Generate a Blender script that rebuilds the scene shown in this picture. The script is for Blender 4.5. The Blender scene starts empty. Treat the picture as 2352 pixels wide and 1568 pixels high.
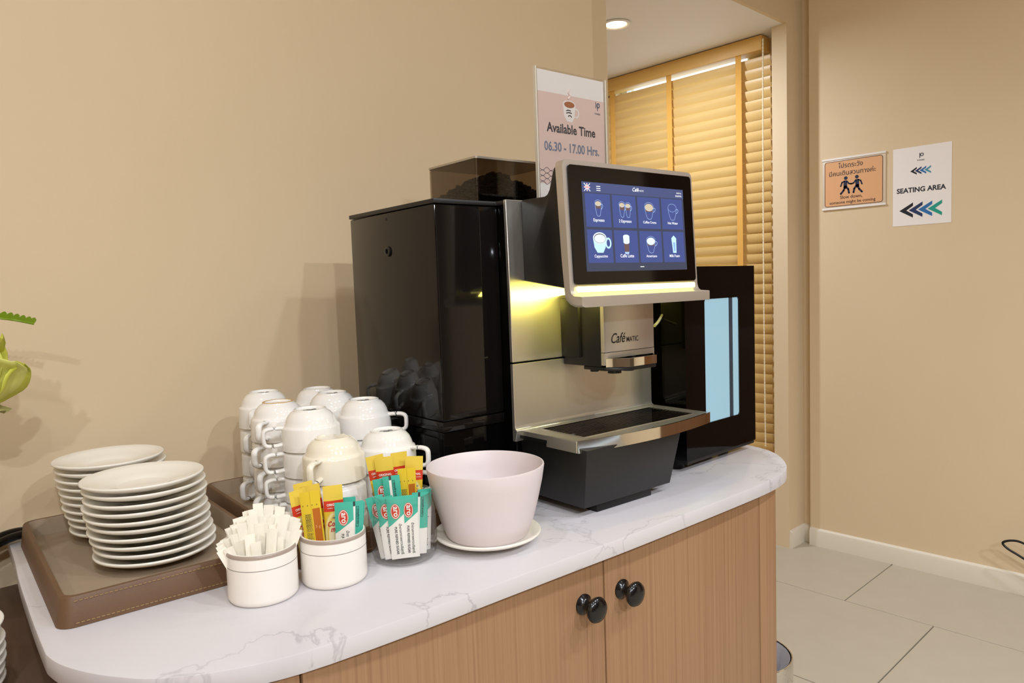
import bpy, bmesh, math, random, os
from mathutils import Vector, Matrix
random.seed(7)
C = bpy.context.scene.collection
sc = bpy.context.scene
PI = math.pi

# ------------------------------------------------------------------ camera
YAW, PIT, ROL, FPX = .749, .077, -.035, 1673.0
ZC = .82                                    # worktop height
fwd = Vector((math.sin(YAW)*math.cos(PIT), math.cos(YAW)*math.cos(PIT), -math.sin(PIT)))
r0 = Vector((math.cos(YAW), -math.sin(YAW), 0)); u0 = r0.cross(fwd)
rgt = math.cos(ROL)*r0 + math.sin(ROL)*u0
upv = -math.sin(ROL)*r0 + math.cos(ROL)*u0
cd = bpy.data.cameras.new('camera'); cam = bpy.data.objects.new('camera', cd); C.objects.link(cam)
cd.sensor_width = 36; cd.lens = FPX/2352*36; cd.clip_start = .02
cam.matrix_world = Matrix(((rgt.x, upv.x, -fwd.x, 0), (rgt.y, upv.y, -fwd.y, 0), (rgt.z, upv.z, -fwd.z, 1.18), (0, 0, 0, 1)))
sc.camera = cam

# ------------------------------------------------------------------ world, lamps, exposure
w = bpy.data.worlds.new('daylight'); sc.world = w; w.use_nodes = True
w.node_tree.nodes['Background'].inputs[0].default_value = (.72, .87, 1, 1)
w.node_tree.nodes['Background'].inputs[1].default_value = 2.4
sc.view_settings.view_transform = 'Standard'; sc.view_settings.look = 'None'
sc.view_settings.gamma = 1; sc.view_settings.use_curve_mapping = False
sc.view_settings.exposure = 0.34
sc.cycles.use_denoising = True
sc.cycles.max_bounces = 10; sc.cycles.diffuse_bounces = 5; sc.cycles.glossy_bounces = 4
sc.cycles.transmission_bounces = 8; sc.cycles.transparent_max_bounces = 16
sc.cycles.caustics_reflective = False; sc.cycles.caustics_refractive = False
sc.cycles.sample_clamp_indirect = 4
CEIL = 2.75
LAMP_COL = (.92, .975, 1.06)
DOWNLIGHTS_AND_FILL = [(1.94, -.60, 8, 125), (1.12, -.61, 9, 180), (-.12, .62, 3.2, 150), (.28, -.62, 4, 150), (-.60, -.62, 6, 150), (-1.6, -2.2, 42, 180), (-.5, -2.2, 42, 180), (.7, -2.2, 34, 180), (2.2, -2.0, 9, 120)]  # the row far behind the camera is added fill to brighten the walls
def lamp(name, loc, watts, size, col, spread=180, rot=(0, 0, 0)):
    l = bpy.data.lights.new(name, 'AREA'); l.shape = 'DISK'; l.size = size; l.energy = watts; l.color = col
    l.spread = math.radians(spread)
    o = bpy.data.objects.new(name, l); C.objects.link(o); o.location = loc; o.rotation_euler = rot
    return o
for x, y, p, cone in DOWNLIGHTS_AND_FILL:
    lamp('downlight_and_fill_lamp', (x, y, CEIL-.006), p, .09, LAMP_COL, cone)
lamp('alcove_lamp', (2.40, 1.90, 2.205), 11.5, .05, (.90, .98, 1.12))

# ------------------------------------------------------------------ helpers
def lin(h):
    h = h.lstrip('#'); out = []
    for i in (0, 2, 4):
        c = int(h[i:i+2], 16)/255
        out.append(c/12.92 if c <= .04045 else ((c+.055)/1.055)**2.4)
    return (*out, 1)
MATS = {}
def mat(name, col='#808080', rough=.5, metal=0, spec=.5, coat=0, emit=None, estr=0, trans=0, ior=1.45, alpha=1):
    if name in MATS: return MATS[name]
    m = bpy.data.materials.new(name); m.use_nodes = True; b = m.node_tree.nodes['Principled BSDF']
    b.inputs['Base Color'].default_value = lin(col); b.inputs['Roughness'].default_value = rough
    b.inputs['Metallic'].default_value = metal; b.inputs['Specular IOR Level'].default_value = spec
    b.inputs['Coat Weight'].default_value = coat; b.inputs['Transmission Weight'].default_value = trans
    b.inputs['IOR'].default_value = ior; b.inputs['Alpha'].default_value = alpha
    if emit:
        b.inputs['Emission Color'].default_value = lin(emit); b.inputs['Emission Strength'].default_value = estr
    MATS[name] = m; return m
class NT:
    """small helper for node trees"""
    def __init__(s, m): s.m = m; s.t = m.node_tree; s.b = s.t.nodes['Principled BSDF']
    def n(s, typ, **kw):
        x = s.t.nodes.new(typ)
        for k, v in kw.items():
            if k in x.inputs: x.inputs[k].default_value = v
            else: setattr(x, k, v)
        return x
    def l(s, a, b): s.t.links.new(a, b)
    def math(s, op, a, b=None, c=None):
        x = s.t.nodes.new('ShaderNodeMath'); x.operation = op
        for i, v in enumerate((a, b, c)):
            if v is None: continue
            if isinstance(v, (int, float)): x.inputs[i].default_value = v
            else: s.l(v, x.inputs[i])
        return x.outputs[0]
    def mix(s, f, a, b):
        x = s.t.nodes.new('ShaderNodeMix'); x.data_type = 'RGBA'
        for sock, v in ((x.inputs[0], f), (x.inputs[6], a), (x.inputs[7], b)):
            if isinstance(v, (int, float)): sock.default_value = v
            elif isinstance(v, tuple): sock.default_value = v
            elif isinstance(v, str): sock.default_value = lin(v)
            else: s.l(v, sock)
        return x.outputs[2]
    def coords(s, kind='Object', scale=(1, 1, 1)):
        t = s.n('ShaderNodeTexCoord'); mp = s.n('ShaderNodeMapping'); mp.inputs['Scale'].default_value = scale
        s.l(t.outputs[kind], mp.inputs[0]); return mp.outputs[0]
    def noise(s, co, scale, detail=4, rough=.5, dist=0):
        x = s.n('ShaderNodeTexNoise'); x.inputs['Scale'].default_value = scale; x.inputs['Detail'].default_value = detail
        x.inputs['Roughness'].default_value = rough; x.inputs['Distortion'].default_value = dist
        s.l(co, x.inputs['Vector']); return x.outputs['Fac']
    def ramp(s, f, stops):
        x = s.n('ShaderNodeValToRGB'); e = x.color_ramp.elements
        while len(e) < len(stops): e.new(.5)
        for i, (p, c) in enumerate(stops): e[i].position = p; e[i].color = lin(c)
        s.l(f, x.inputs[0]); return x.outputs[0]
    def bump(s, h, strength=.2, dist=.002):
        x = s.n('ShaderNodeBump'); x.inputs['Strength'].default_value = strength; x.inputs['Distance'].default_value = dist
        s.l(h, x.inputs['Height']); s.l(x.outputs[0], s.b.inputs['Normal'])
    def base(s, c): s.l(c, s.b.inputs['Base Color'])

def noisy(name, c1, c2, scale=6, rough=.6, bump=0, bscale=200, **kw):
    m = mat(name, c1, rough, **kw); t = NT(m); co = t.coords()
    t.base(t.mix(t.noise(co, scale, 3), c1, c2))
    if bump: t.bump(t.noise(co, bscale, 2), bump, .001)
    return m
def wood(name, c1, c2, c3, scale=(60, 60, 1.2), rough=.5, bump=.05):
    m = mat(name, c1, rough); t = NT(m)
    co = t.coords('Object', scale); n1 = t.noise(co, 1.0, 6, .65, .4)
    co2 = t.coords('Object', tuple(s*.13 for s in scale)); n2 = t.noise(co2, 1.0, 3)
    c = t.mix(t.math('MULTIPLY', n2, 1.0), t.ramp(n1, [(.30, c2), (.50, c1), (.72, c3)]), c1)
    t.base(c); t.bump(n1, bump, .0005); return m

class MB:
    def __init__(s, off=(0, 0, 0), fn=None): s.v = []; s.f = []; s.m = []; s.off = off; s.fn = fn
    def add(s, vs, fs, mi=0):
        k = len(s.v)
        for p in vs:
            if s.fn: p = s.fn(*p)
            s.v.append((p[0]-s.off[0], p[1]-s.off[1], p[2]-s.off[2]))
        for f in fs: s.f.append([i+k for i in f]); s.m.append(mi)
        return s
    def box(s, x0, x1, y0, y1, z0, z1, mi=0):
        return s.add([(x, y, z) for z in (z0, z1) for y in (y0, y1) for x in (x0, x1)],
                     [(0, 2, 3, 1), (4, 5, 7, 6), (0, 1, 5, 4), (2, 6, 7, 3), (0, 4, 6, 2), (1, 3, 7, 5)], mi)
    def prism(s, poly, d0, d1, ax='z', mi=0):
        P = {'z': lambda a, b, d: (a, b, d), 'y': lambda a, b, d: (a, d, b), 'x': lambda a, b, d: (d, a, b)}[ax]
        n = len(poly); vs = [P(a, b, d0) for a, b in poly]+[P(a, b, d1) for a, b in poly]
        fs = [list(range(n))[::-1], list(range(n, 2*n))]+[(i, (i+1) % n, n+(i+1) % n, n+i) for i in range(n)]
        return s.add(vs, fs, mi)
    def flat(s, poly, d, ax='y', mi=0):
        P = {'z': lambda a, b: (a, b, d), 'y': lambda a, b: (a, d, b), 'x': lambda a, b: (d, a, b)}[ax]
        return s.add([P(a, b) for a, b in poly], [list(range(len(poly)))], mi)
    def ring(s, outer, inner, d0, d1, ax='z', mi=0):
        P = {'z': lambda a, b, d: (a, b, d), 'y': lambda a, b, d: (a, d, b), 'x': lambda a, b, d: (d, a, b)}[ax]
        n = len(outer); vs = []
        for poly, d in ((outer, d0), (inner, d0), (inner, d1), (outer, d1)): vs += [P(a, b, d) for a, b in poly]
        fs = []
        for i in range(n):
            j = (i+1) % n
            for q in range(4):
                r = (q+1) % 4; fs.append((q*n+i, q*n+j, r*n+j, r*n+i))
        return s.add(vs, fs, mi)
    def lathe(s, prof, n=32, c=(0, 0, 0), mi=0, rfun=None):
        vs = []; fs = []; k = len(prof)
        for i in range(n):
            a = 2*PI*i/n
            for r, z in prof:
                if rfun: r, z = rfun(r, z, a)
                vs.append((c[0]+r*math.cos(a), c[1]+r*math.sin(a), c[2]+z))
        for i in range(n):
            j = (i+1) % n
            for q in range(k-1): fs.append((i*k+q, j*k+q, j*k+q+1, i*k+q+1))
        return s.add(vs, fs, mi)
    def tube(s, pts, r, n=8, flat=1.0, up=None, closed=False, mi=0):
        pts = [Vector(p) for p in pts]; m = len(pts); vs = []; fs = []
        prev = None
        for i, p in enumerate(pts):
            if closed: t = pts[(i+1) % m]-pts[i-1]
            else: t = pts[min(i+1, m-1)]-pts[max(i-1, 0)]
            t.normalize()
            if up is not None: a = Vector(up)
            elif prev is not None: a = prev
            else: a = Vector((0, 0, 1)) if abs(t.z) < .9 else Vector((1, 0, 0))
            a = (a-t*a.dot(t)).normalized(); b = t.cross(a); prev = a
            rr = r[i] if isinstance(r, (list, tuple)) else r
            for q in range(n):
                th = 2*PI*q/n; vs.append(tuple(p+a*(rr*math.cos(th))+b*(rr*flat*math.sin(th))))
        for i in range(m if closed else m-1):
            j = (i+1) % m
            for q in range(n): fs.append((i*n+q, i*n+(q+1) % n, j*n+(q+1) % n, j*n+q))
        if not closed: fs += [list(range(n))[::-1], list(range((m-1)*n, m*n))]
        return s.add(vs, fs, mi)
    def loft(s, rings, mi=0, cap=True):
        n = len(rings[0]); vs = [p for r in rings for p in r]; fs = []
        for i in range(len(rings)-1):
            for q in range(n): fs.append((i*n+q, i*n+(q+1) % n, (i+1)*n+(q+1) % n, (i+1)*n+q))
        if cap: fs += [list(range(n))[::-1], list(range((len(rings)-1)*n, len(rings)*n))]
        return s.add(vs, fs, mi)

def build(name, mb, mats, parent=None, smooth=None, bevel=0, seg=2, label=None):
    me = bpy.data.meshes.new(name); me.from_pydata(mb.v, [], mb.f)
    for i, p in enumerate(me.polygons): p.material_index = mb.m[i]
    if not isinstance(mats, (list, tuple)): mats = [mats]
    for m in mats: me.materials.append(m)
    bm = bmesh.new(); bm.from_mesh(me)
    bmesh.ops.remove_doubles(bm, verts=bm.verts, dist=1e-6)
    if bevel:
        es = [e for e in bm.edges if len(e.link_faces) == 2 and e.calc_face_angle(0) > .5]
        bmesh.ops.bevel(bm, geom=es, offset=bevel, segments=seg, affect='EDGES', clamp_overlap=True, profile=.5)
    bmesh.ops.recalc_face_normals(bm, faces=bm.faces)
    bm.to_mesh(me); bm.free()
    if smooth is None and bevel: smooth = 35
    if smooth:
        me.polygons.foreach_set('use_smooth', [True]*len(me.polygons)); me.set_sharp_from_angle(angle=math.radians(smooth))
    o = bpy.data.objects.new(name, me); C.objects.link(o)
    if parent: o.parent = parent
    if label: o['label'] = label
    return o
def tag(o, label, cat, group=None, kind=None):
    o['label'] = label; o['category'] = cat
    if group: o['group'] = group
    if kind: o['kind'] = kind
    return o
def thing(name, label, cat, loc=(0, 0, 0), rz=0, group=None):
    o = bpy.data.objects.new(name, None); C.objects.link(o); o.location = loc; o.rotation_euler = (0, 0, rz)
    o.empty_display_size = .05
    return tag(o, label, cat, group)
def struct(name, mb, m, **kw):
    o = build(name, mb, m, **kw); o['kind'] = 'structure'; return o
def dup(root, loc, rz=0, label=None, group=None, tilt=(0, 0)):
    r = root.copy(); C.objects.link(r); r.location = loc; r.rotation_euler = (tilt[0], tilt[1], rz)
    if label: r['label'] = label
    if group: r['group'] = group
    for ch in list(root.children):
        c = ch.copy(); C.objects.link(c); c.parent = r
        for g in list(ch.children):
            d = g.copy(); C.objects.link(d); d.parent = c
    return r
def rrect(x0, x1, y0, y1, r, n=6):
    out = []
    for cx, cy, a0 in ((x1-r, y1-r, 0), (x0+r, y1-r, 90), (x0+r, y0+r, 180), (x1-r, y0+r, 270)):
        for i in range(n+1):
            a = math.radians(a0+90*i/n); out.append((cx+r*math.cos(a), cy+r*math.sin(a)))
    return out
def ell(cx, cy, rx, ry, n=24, a0=0, a1=360):
    return [(cx+rx*math.cos(math.radians(a0+(a1-a0)*i/n)), cy+ry*math.sin(math.radians(a0+(a1-a0)*i/n))) for i in range(n if a1-a0 == 360 else n+1)]
# lettering -----------------------------------------------------------
TXT = {}
def text2d(body, fnt='std', bold=0, shear=0, res=3):
    """vertices (x,y) and faces of a line of lettering, height of its capitals = 1, centred on 0"""
    key = (body, fnt, bold, shear)
    if key in TXT: return TXT[key]
    c = bpy.data.curves.new('t', 'FONT'); c.body = body; c.resolution_u = res; c.offset = bold; c.shear = shear
    o = bpy.data.objects.new('t', c); C.objects.link(o)
    dg = bpy.context.evaluated_depsgraph_get(); dg.update()
    m = bpy.data.meshes.new_from_object(o.evaluated_get(dg))
    vs = [(v.co.x, v.co.y) for v in m.vertices]; fs = [list(p.vertices) for p in m.polygons]
    bpy.data.objects.remove(o); bpy.data.curves.remove(c); bpy.data.meshes.remove(m)
    x0 = min(v[0] for v in vs); x1 = max(v[0] for v in vs)
    vs = [(x-(x0+x1)/2, y) for x, y in vs]
    TXT[key] = (vs, fs, x1-x0); return TXT[key]
def put_text(mb, body, cx, cy, width=None, height=None, d=0, rot=0, mi=0, fnt='std', bold=.012, shear=0, ax='y', squash=None):
    vs, fs, wd = text2d(body, fnt, bold, shear)
    k = width/wd if width else height/.72
    ky = k if squash is None else k*squash
    c, s = math.cos(rot), math.sin(rot); out = []
    for x, y in vs:
        x *= k; y *= ky; a, b = cx+x*c-y*s, cy+x*s+y*c
        out.append({'y': (a, d, b), 'z': (a, b, d), 'x': (d, a, b)}[ax])
    mb.add(out, fs, mi); return mb

# ------------------------------------------------------------------ materials
M_wall = noisy('wall_paint', '#DBC6A4', '#D7C19F', 3, .75, .04, 350, spec=.3)
M_white_paint = mat('white_paint', '#E9E6E2', .6)
M_base = mat('baseboard_paint', '#DDD5C4', .45)
M_tile = noisy('floor_tile', '#BDB3A0', '#B3A995', 9, .42, .03, 90)
M_grout = mat('grout', '#948A7A', .8)
M_porc = mat('porcelain', '#EDEAE4', .10, spec=.5, coat=.3)
M_porc_old = noisy('stained_porcelain', '#F0EADB', '#E9DFC6', 20, .12)
M_plate = mat('plate_glaze', '#E9E4D8', .14)
M_plastic = mat('bowl_plastic', '#DCD1D2', .42)
M_black = mat('black_gloss', '#070606', .07, spec=.22)
M_smoke = mat('smoked_gloss', '#151211', .06, spec=.42)
M_blackm = mat('black_matte', '#100F10', .38)
M_dark = mat('dark_grey', '#1D1C1C', .42)
M_silver = mat('brushed_silver', '#C6C2BA', .33, metal=.85)
M_frame = mat('satin_silver', '#C9C2BA', .38, metal=.7)
M_chrome = mat('chrome', '#D8D6D2', .06, metal=1)
M_blackprint = mat('black_print', '#15120F', .5)
M_white_e = mat('screen_white', '#FFFFFF', .5, emit='#FFFFFF', estr=.95)
M_leather = noisy('brown_leather', '#6C4F36', '#5F442D', 30, .5, .15, 700)
M_suede = noisy('taupe_lining', '#A08D76', '#94816A', 14, .75, .1, 500)
M_lam = wood('laminate_wood', '#997555', '#765639', '#A68461', (170, 170, 1.3), .42)
M_darkwood = wood('table_wood', '#6E5544', '#5C4536', '#7A604D', (70, 1.5, 70), .5)
M_slat = wood('blind_wood', '#DBB978', '#CFA864', '#E4C991', (30, 1.5, 30), .36)
M_tape = mat('ladder_tape', '#D9A44C', .8)
M_rail = wood('headrail_wood', '#D9AE62', '#CD9D4E', '#E0B870', (30, 1.5, 30), .45)
M_cord = mat('beaded_cord', '#E9DDBE', .6)
M_paper = mat('white_paper', '#ECE6E1', .7)
M_stick = mat('stick_paper', '#F2ECDC', .7)
M_ink = mat('dark_ink', '#23242E', .6)

def marble():
    m = mat('marble', '#E4E1E2', .28, spec=.4); t = NT(m); co = t.coords('Object')
    n = t.n('ShaderNodeTexNoise'); n.inputs['Scale'].default_value = 2.2; n.inputs['Detail'].default_value = 3
    t.l(co, n.inputs['Vector'])
    add = t.n('ShaderNodeVectorMath', operation='SCALE'); add.inputs['Scale'].default_value = .45; t.l(n.outputs['Color'], add.inputs[0])
    ad2 = t.n('ShaderNodeVectorMath', operation='ADD'); t.l(co, ad2.inputs[0]); t.l(add.outputs[0], ad2.inputs[1])
    def veins(sc_, wid, seed):
        mp = t.n('ShaderNodeMapping'); mp.inputs['Location'].default_value = (seed, seed*.7, 0); mp.inputs['Scale'].default_value = (1, 1.7, 1)
        mp.inputs['Rotation'].default_value = (0, 0, .6); t.l(ad2.outputs[0], mp.inputs[0])
        f = t.noise(mp.outputs[0], sc_, 7, .55)
        d = t.math('ABSOLUTE', t.math('SUBTRACT', f, .5))
        r = t.n('ShaderNodeMapRange'); r.inputs[1].default_value = 0; r.inputs[2].default_value = wid; r.inputs[3].default_value = 1; r.inputs[4].default_value = 0
        t.l(d, r.inputs[0]); return r.outputs[0]
    mask = t.noise(co, 4.5, 3); mask = t.math('MULTIPLY', t.math('GREATER_THAN', mask, .30), t.math('MULTIPLY', mask, 1.0))
    v = t.math('MULTIPLY', veins(2.6, .006, 3.1), mask)
    v2 = t.math('MULTIPLY', veins(1.4, .05, 9.0), .14)
    f = t.math('MINIMUM', t.math('ADD', v, v2), 1.0)
    t.base(t.mix(f, '#CFCBCD', '#9E9CA0')); return m
M_marble = marble()

def tinted(name, col, gloss=.08, power=4.0, edge=.75):
    m = bpy.data.materials.new(name); m.use_nodes = True; nt = m.node_tree; nt.nodes.clear()
    o = nt.nodes.new('ShaderNodeOutputMaterial'); mx = nt.nodes.new('ShaderNodeMixShader')
    tr = nt.nodes.new('ShaderNodeBsdfTransparent'); gl = nt.nodes.new('ShaderNodeBsdfGlossy'); lw = nt.nodes.new('ShaderNodeLayerWeight')
    tr.inputs[0].default_value = col; gl.inputs['Roughness'].default_value = .03; lw.inputs[0].default_value = .5
    pw = nt.nodes.new('ShaderNodeMath'); pw.operation = 'POWER'; pw.inputs[1].default_value = power; nt.links.new(lw.outputs['Facing'], pw.inputs[0])
    fr = nt.nodes.new('ShaderNodeMath'); fr.operation = 'MULTIPLY_ADD'; fr.inputs[1].default_value = edge; fr.inputs[2].default_value = gloss*.5; nt.links.new(pw.outputs[0], fr.inputs[0])
    nt.links.new(fr.outputs[0], mx.inputs[0]); nt.links.new(tr.outputs[0], mx.inputs[1]); nt.links.new(gl.outputs[0], mx.inputs[2])
    nt.links.new(mx.outputs[0], o.inputs[0]); return m
M_hopper = tinted('smoked_acrylic', (.63, .58, .51, 1))
M_acrylic = tinted('clear_acrylic', (.975, .975, .975, 1))
M_jar = tinted('jar_glass', (.992, .997, .994, 1), .04, 2.8, .85)
M_pane = tinted('window_glass', (.95, .97, .98, 1))

# ------------------------------------------------------------------ room
def sbox(name, *b, m=None, parent=None):
    return struct(name, MB().box(*b), m or M_wall, parent=parent)
YB = 1.36
fl = struct('floor', MB().box(-2.4, 3.2, -3.2, 3.2, -.06, -.010), M_grout)
tile_mesh = {}
X0 = 2.6
for ci in range(-9, 1):
    xa, xb = X0+.6*ci, X0+.6*(ci+1)
    off = 1.075 if ci % 2 == 0 else .783
    for ri in range(-7, 4):
        ya, yb = off+.6*ri, off+.6*(ri+1)
        a, b, c_, d = max(xa, -2.39), min(xb, 3.13), max(ya, -3.15), min(yb, 3.15)
        if b-a < .05 or d-c_ < .05: continue
        key = (round(b-a, 3), round(d-c_, 3))
        if key not in tile_mesh:
            o = build('tile', MB().box(-(b-a)/2+.002, (b-a)/2-.002, -(d-c_)/2+.002, (d-c_)/2-.002, -.010, 0), M_tile, parent=fl, bevel=.0012, seg=1)
            tile_mesh[key] = o.data
        else:
            o = bpy.data.objects.new('tile', tile_mesh[key]); C.objects.link(o); o.parent = fl
        o.location = ((a+b)/2, (c_+d)/2, 0)
sbox('wall_back', -2.4, 1.612, YB, YB+.10, 0, CEIL)
sbox('wall_jamb', 1.52, 1.797, YB+.10, YB+.20, 0, CEIL)
sbox('wall_header', 1.797, 3.12, 1.46, 1.475, 2.216, CEIL)
sbox('wall_right', 3.07, 3.25, -3.2, 1.417, 0, CEIL)
sbox('wall_step', 3.10, 3.25, 1.417, 1.46, 0, CEIL)
sbox('wall_pilaster', 2.96, 3.25, 1.46, 1.525, 0, 2.216)
sbox('wall_left', -2.5, -2.4, -3.2, 1.46, 0, CEIL)
sbox('wall_front', -2.5, 3.25, -3.3, -3.2, 0, CEIL, m=noisy('far_wall', '#5E4C3A', '#544230', 2, .6))
cl = sbox('ceiling', -2.5, 3.25, -3.3, 1.475, CEIL, CEIL+.1, m=M_white_paint)
M_lens = mat('lamp_lens', '#FFFFFF', .5, emit='#FFE9C4', estr=14)
for x, y, p, cone in DOWNLIGHTS_AND_FILL:
    build('downlight_and_fill_trim', MB().lathe([(.046, 0), (.06, -.001), (.062, -.005), (.058, -.008), (.046, -.004)], 24, (x, y, CEIL)), M_white_paint, parent=cl, smooth=40)  # rings also go round the added fill lamps
sbox('ceiling_alcove', 1.5, 3.25, 1.475, 3.3, 2.216, 2.3, m=M_white_paint)
sbox('wall_alcove_back', 1.5, 3.25, 3.2, 3.3, 0, 2.216)
sbox('wall_alcove_left', 1.42, 1.52, 1.56, 3.3, 0, 2.216)
# window wall with a glazed opening
XW = 3.09
sbox('wall_window_near', XW, 3.25, 1.525, 1.70, 0, 2.216)
sbox('wall_window_far', XW, 3.25, 2.46, 3.2, 0, 2.216)
sbox('wall_window_sill', XW, 3.25, 1.70, 2.46, 0, .12)
wf = struct('window_1', MB().ring([(1.70, .12), (2.46, .12), (2.46, 2.215), (1.70, 2.215)], [(1.735, .16), (2.425, .16), (2.425, 2.205), (1.735, 2.205)], 3.14, 3.18, 'x'), M_white_paint)
build('pane', MB().box(3.158, 3.162, 1.735, 2.425, .16, 2.205), M_pane, parent=wf)
build('meeting_rail', MB().box(3.145, 3.175, 1.735, 2.425, 1.10, 1.14), M_white_paint, parent=wf)
dr1 = struct('added_dark_door', MB().box(3.035, 3.0695, -1.25, .30, .004, 2.08), wood('added_door_wood', '#6B4524', '#573619', '#7A512D', (40, 40, 1.2), .35), bevel=.003)  # unseen dark door, added to darken reflections in chrome, fridge and display glass
build('added_door_handle', MB().tube([(3.035, .20, 1.0), (2.985, .20, 1.0), (2.985, .09, 1.0)], .009, 10), M_chrome, dr1, smooth=50)
for z0, z1 in ((.22, .95), (1.12, 1.90)): build('added_door_panel', MB().box(3.027, 3.0355, -1.08, .10, z0, z1), MATS['added_door_wood'], dr1, bevel=.006)
# trims beside the blind and the skirtings
struct('trim_1', MB().box(3.065, 3.09, 1.526, 1.537, 0, 2.21).box(3.075, 3.09, 1.541, 1.552, 0, 2.21), M_wall, bevel=.003)
def skirting(name, poly):
    # polyline in plan; profile sticks out to the left of the travel direction
    prof = [(0, 0), (.013, 0), (.013, .062), (.010, .071), (.004, .076), (0, .077)]
    rings = []
    for i, (x, y) in enumerate(poly):
        t = Vector((poly[min(i+1, len(poly)-1)][0]-poly[max(i-1, 0)][0], poly[min(i+1, len(poly)-1)][1]-poly[max(i-1, 0)][1], 0)).normalized()
        nrm = Vector((-t.y, t.x, 0))
        if 0 < i < len(poly)-1: nrm *= 1.3
        rings.append([(x+nrm.x*a, y+nrm.y*a, b) for a, b in prof])
    return struct(name, MB().loft(rings), M_base, smooth=30)
skirting('baseboard_right', [(3.07, .31), (3.07, 1.416)])
skirting('baseboard_step', [(3.10, 1.417), (3.10, 1.459)])
skirting('baseboard_pilaster', [(3.095, 1.46), (2.962, 1.46)])

# ------------------------------------------------------------------ alcove downlight
t = thing('recessed_downlight', 'round recessed downlight glowing in the white alcove ceiling', 'ceiling light', (2.40, 1.90, 2.216))
build('trim_ring', MB().lathe([(.040, 0), (.058, -.001), (.060, -.004), (.055, -.008), (.045, -.006), (.040, -.002), (.040, 0)], 32), M_white_paint, t, smooth=40)
build('lens', MB().lathe([(0, -.0035), (.030, -.0035), (.040, -.003), (.040, 0), (0, 0)], 32), M_lens, t)

# ------------------------------------------------------------------ blind
bl = thing('venetian_blind', 'wooden venetian blind with golden slats and orange tapes covering the window', 'blind', (3.035, 2.1, 2.212))
BO = (3.035, 2.1, 2.212)
build('headrail', MB(BO).box(2.997, 3.068, 1.590, 2.75, 2.150, 2.2115), M_rail, bl, bevel=.002, label='orange-brown wooden headrail')
build('rail_hole', MB(BO).lathe([(0, -.0006), (.005, -.0006), (.005, 0), (0, 0)], 12, (0, 0, 0)), M_blackm, bl).matrix_local = Matrix.Translation((3.012-3.035, 1.5895-2.1, 2.192-2.212)) @ Matrix.Rotation(PI/2, 4, 'X')
sl = MB(); N = 8
pr = []
tilt = math.radians(70)
for sgn in (1, -1):
    for i in range(N+1):
        q = -.0236+.0472*i/N if sgn == 1 else .0236-.0472*i/N
        c_ = .0050*(1-(q/.0236)**2)+sgn*.0012
        # q along slat (bottom -> top), c_ along its outward (room) normal
        ux, uz = -math.cos(tilt), math.sin(tilt); nx, nz = -math.sin(tilt), -math.cos(tilt)
        pr.append((q*ux+c_*nx, q*uz+c_*nz))
sl.prism([(x, z) for x, z in pr], -.584, .575, 'y')
PITCH = .0447
first = None
for i in range(47):
    z = 2.107-PITCH*i
    if first is None: o = first = build('slat', sl, M_slat, bl, smooth=30)
    else: o = first.copy(); C.objects.link(o); o.parent = bl
    o.location = (0, 2.15-2.1, z-2.212)
build('bottom_rail', MB(BO).box(3.012, 3.058, 1.575, 2.725, .020, .040), M_rail, bl, bevel=.003)
for y in (2.415, 2.070, 1.705):
    build('ladder_tape', MB(BO).box(3.0055, 3.0065, y-.014, y+.014, .035, 2.150), M_tape, bl, label='orange cloth ladder tape')
pts = []; rr = []
z = 2.19; k = 0
while z > .42:
    pts.append((2.988, 1.578+.006*math.sin(z*1.4), z)); rr.append(.0038 if k % 2 else .0022); z -= .0075; k += 1
build('pull_cord', MB(BO).tube(pts, rr, 6), M_cord, bl, smooth=60, label='cream beaded pull cord')

# ------------------------------------------------------------------ signs on the right wall
M_orange = mat('orange_paper', '#DCA777', .6); M_darkbrown = mat('brown_ink', '#4A2E2A', .6); M_navy = mat('navy_ink', '#1D2440', .6)
M_holder = mat('sign_holder', '#D9C9B2', .3)
def wall_frame(name, label, cat, yl, z0, w_, h_):
    return thing(name, label, cat, (3.07, yl, z0), -PI/2)
# local x runs to the viewer's right, local -y out of the wall
t = wall_frame('caution_sign', 'orange caution sign with two walking figures on the right wall', 'sign', 1.359, 1.18+.2655, .252, .208)
W_, H_ = .250, .2075
build('holder', MB().box(0, W_, -.004, -.0005, 0, H_), M_holder, t, bevel=.001)
for z0, z1 in ((-.001, .007), (H_-.007, H_+.001)): build('holder_lip', MB().box(-.001, W_+.001, -.007, -.0005, z0, z1), M_paper, t, bevel=.001)
build('orange_sheet', MB().flat(rrect(.010, W_-.010, .012, H_-.012, .010), -.0045), M_orange, t)
build('border', MB().ring(rrect(.010, W_-.010, .012, H_-.012, .010), rrect(.0118, W_-.0118, .0138, H_-.0138, .0085), -.0052, -.0046, 'y'), M_darkbrown, t)
mb = MB(); put_text(mb, 'โปรดระวัง', W_/2-.010, .166, width=.096, d=-.005, fnt='std', bold=.004)
put_text(mb, 'มีคนเดินสวนทางค่ะ', W_/2-.004, .136, width=.184, d=-.005, fnt='std', bold=.004)
build('lettering', mb, M_ink, t, label='Thai lettering')
mb = MB(); put_text(mb, 'Slow down,', W_/2-.008, .0405, width=.088, d=-.005, bold=.006)
put_text(mb, 'someone might be coming', W_/2-.004, .0215, width=.182, d=-.005, bold=.006)
build('lettering', mb, M_darkbrown, t, label='English lettering')
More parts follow.
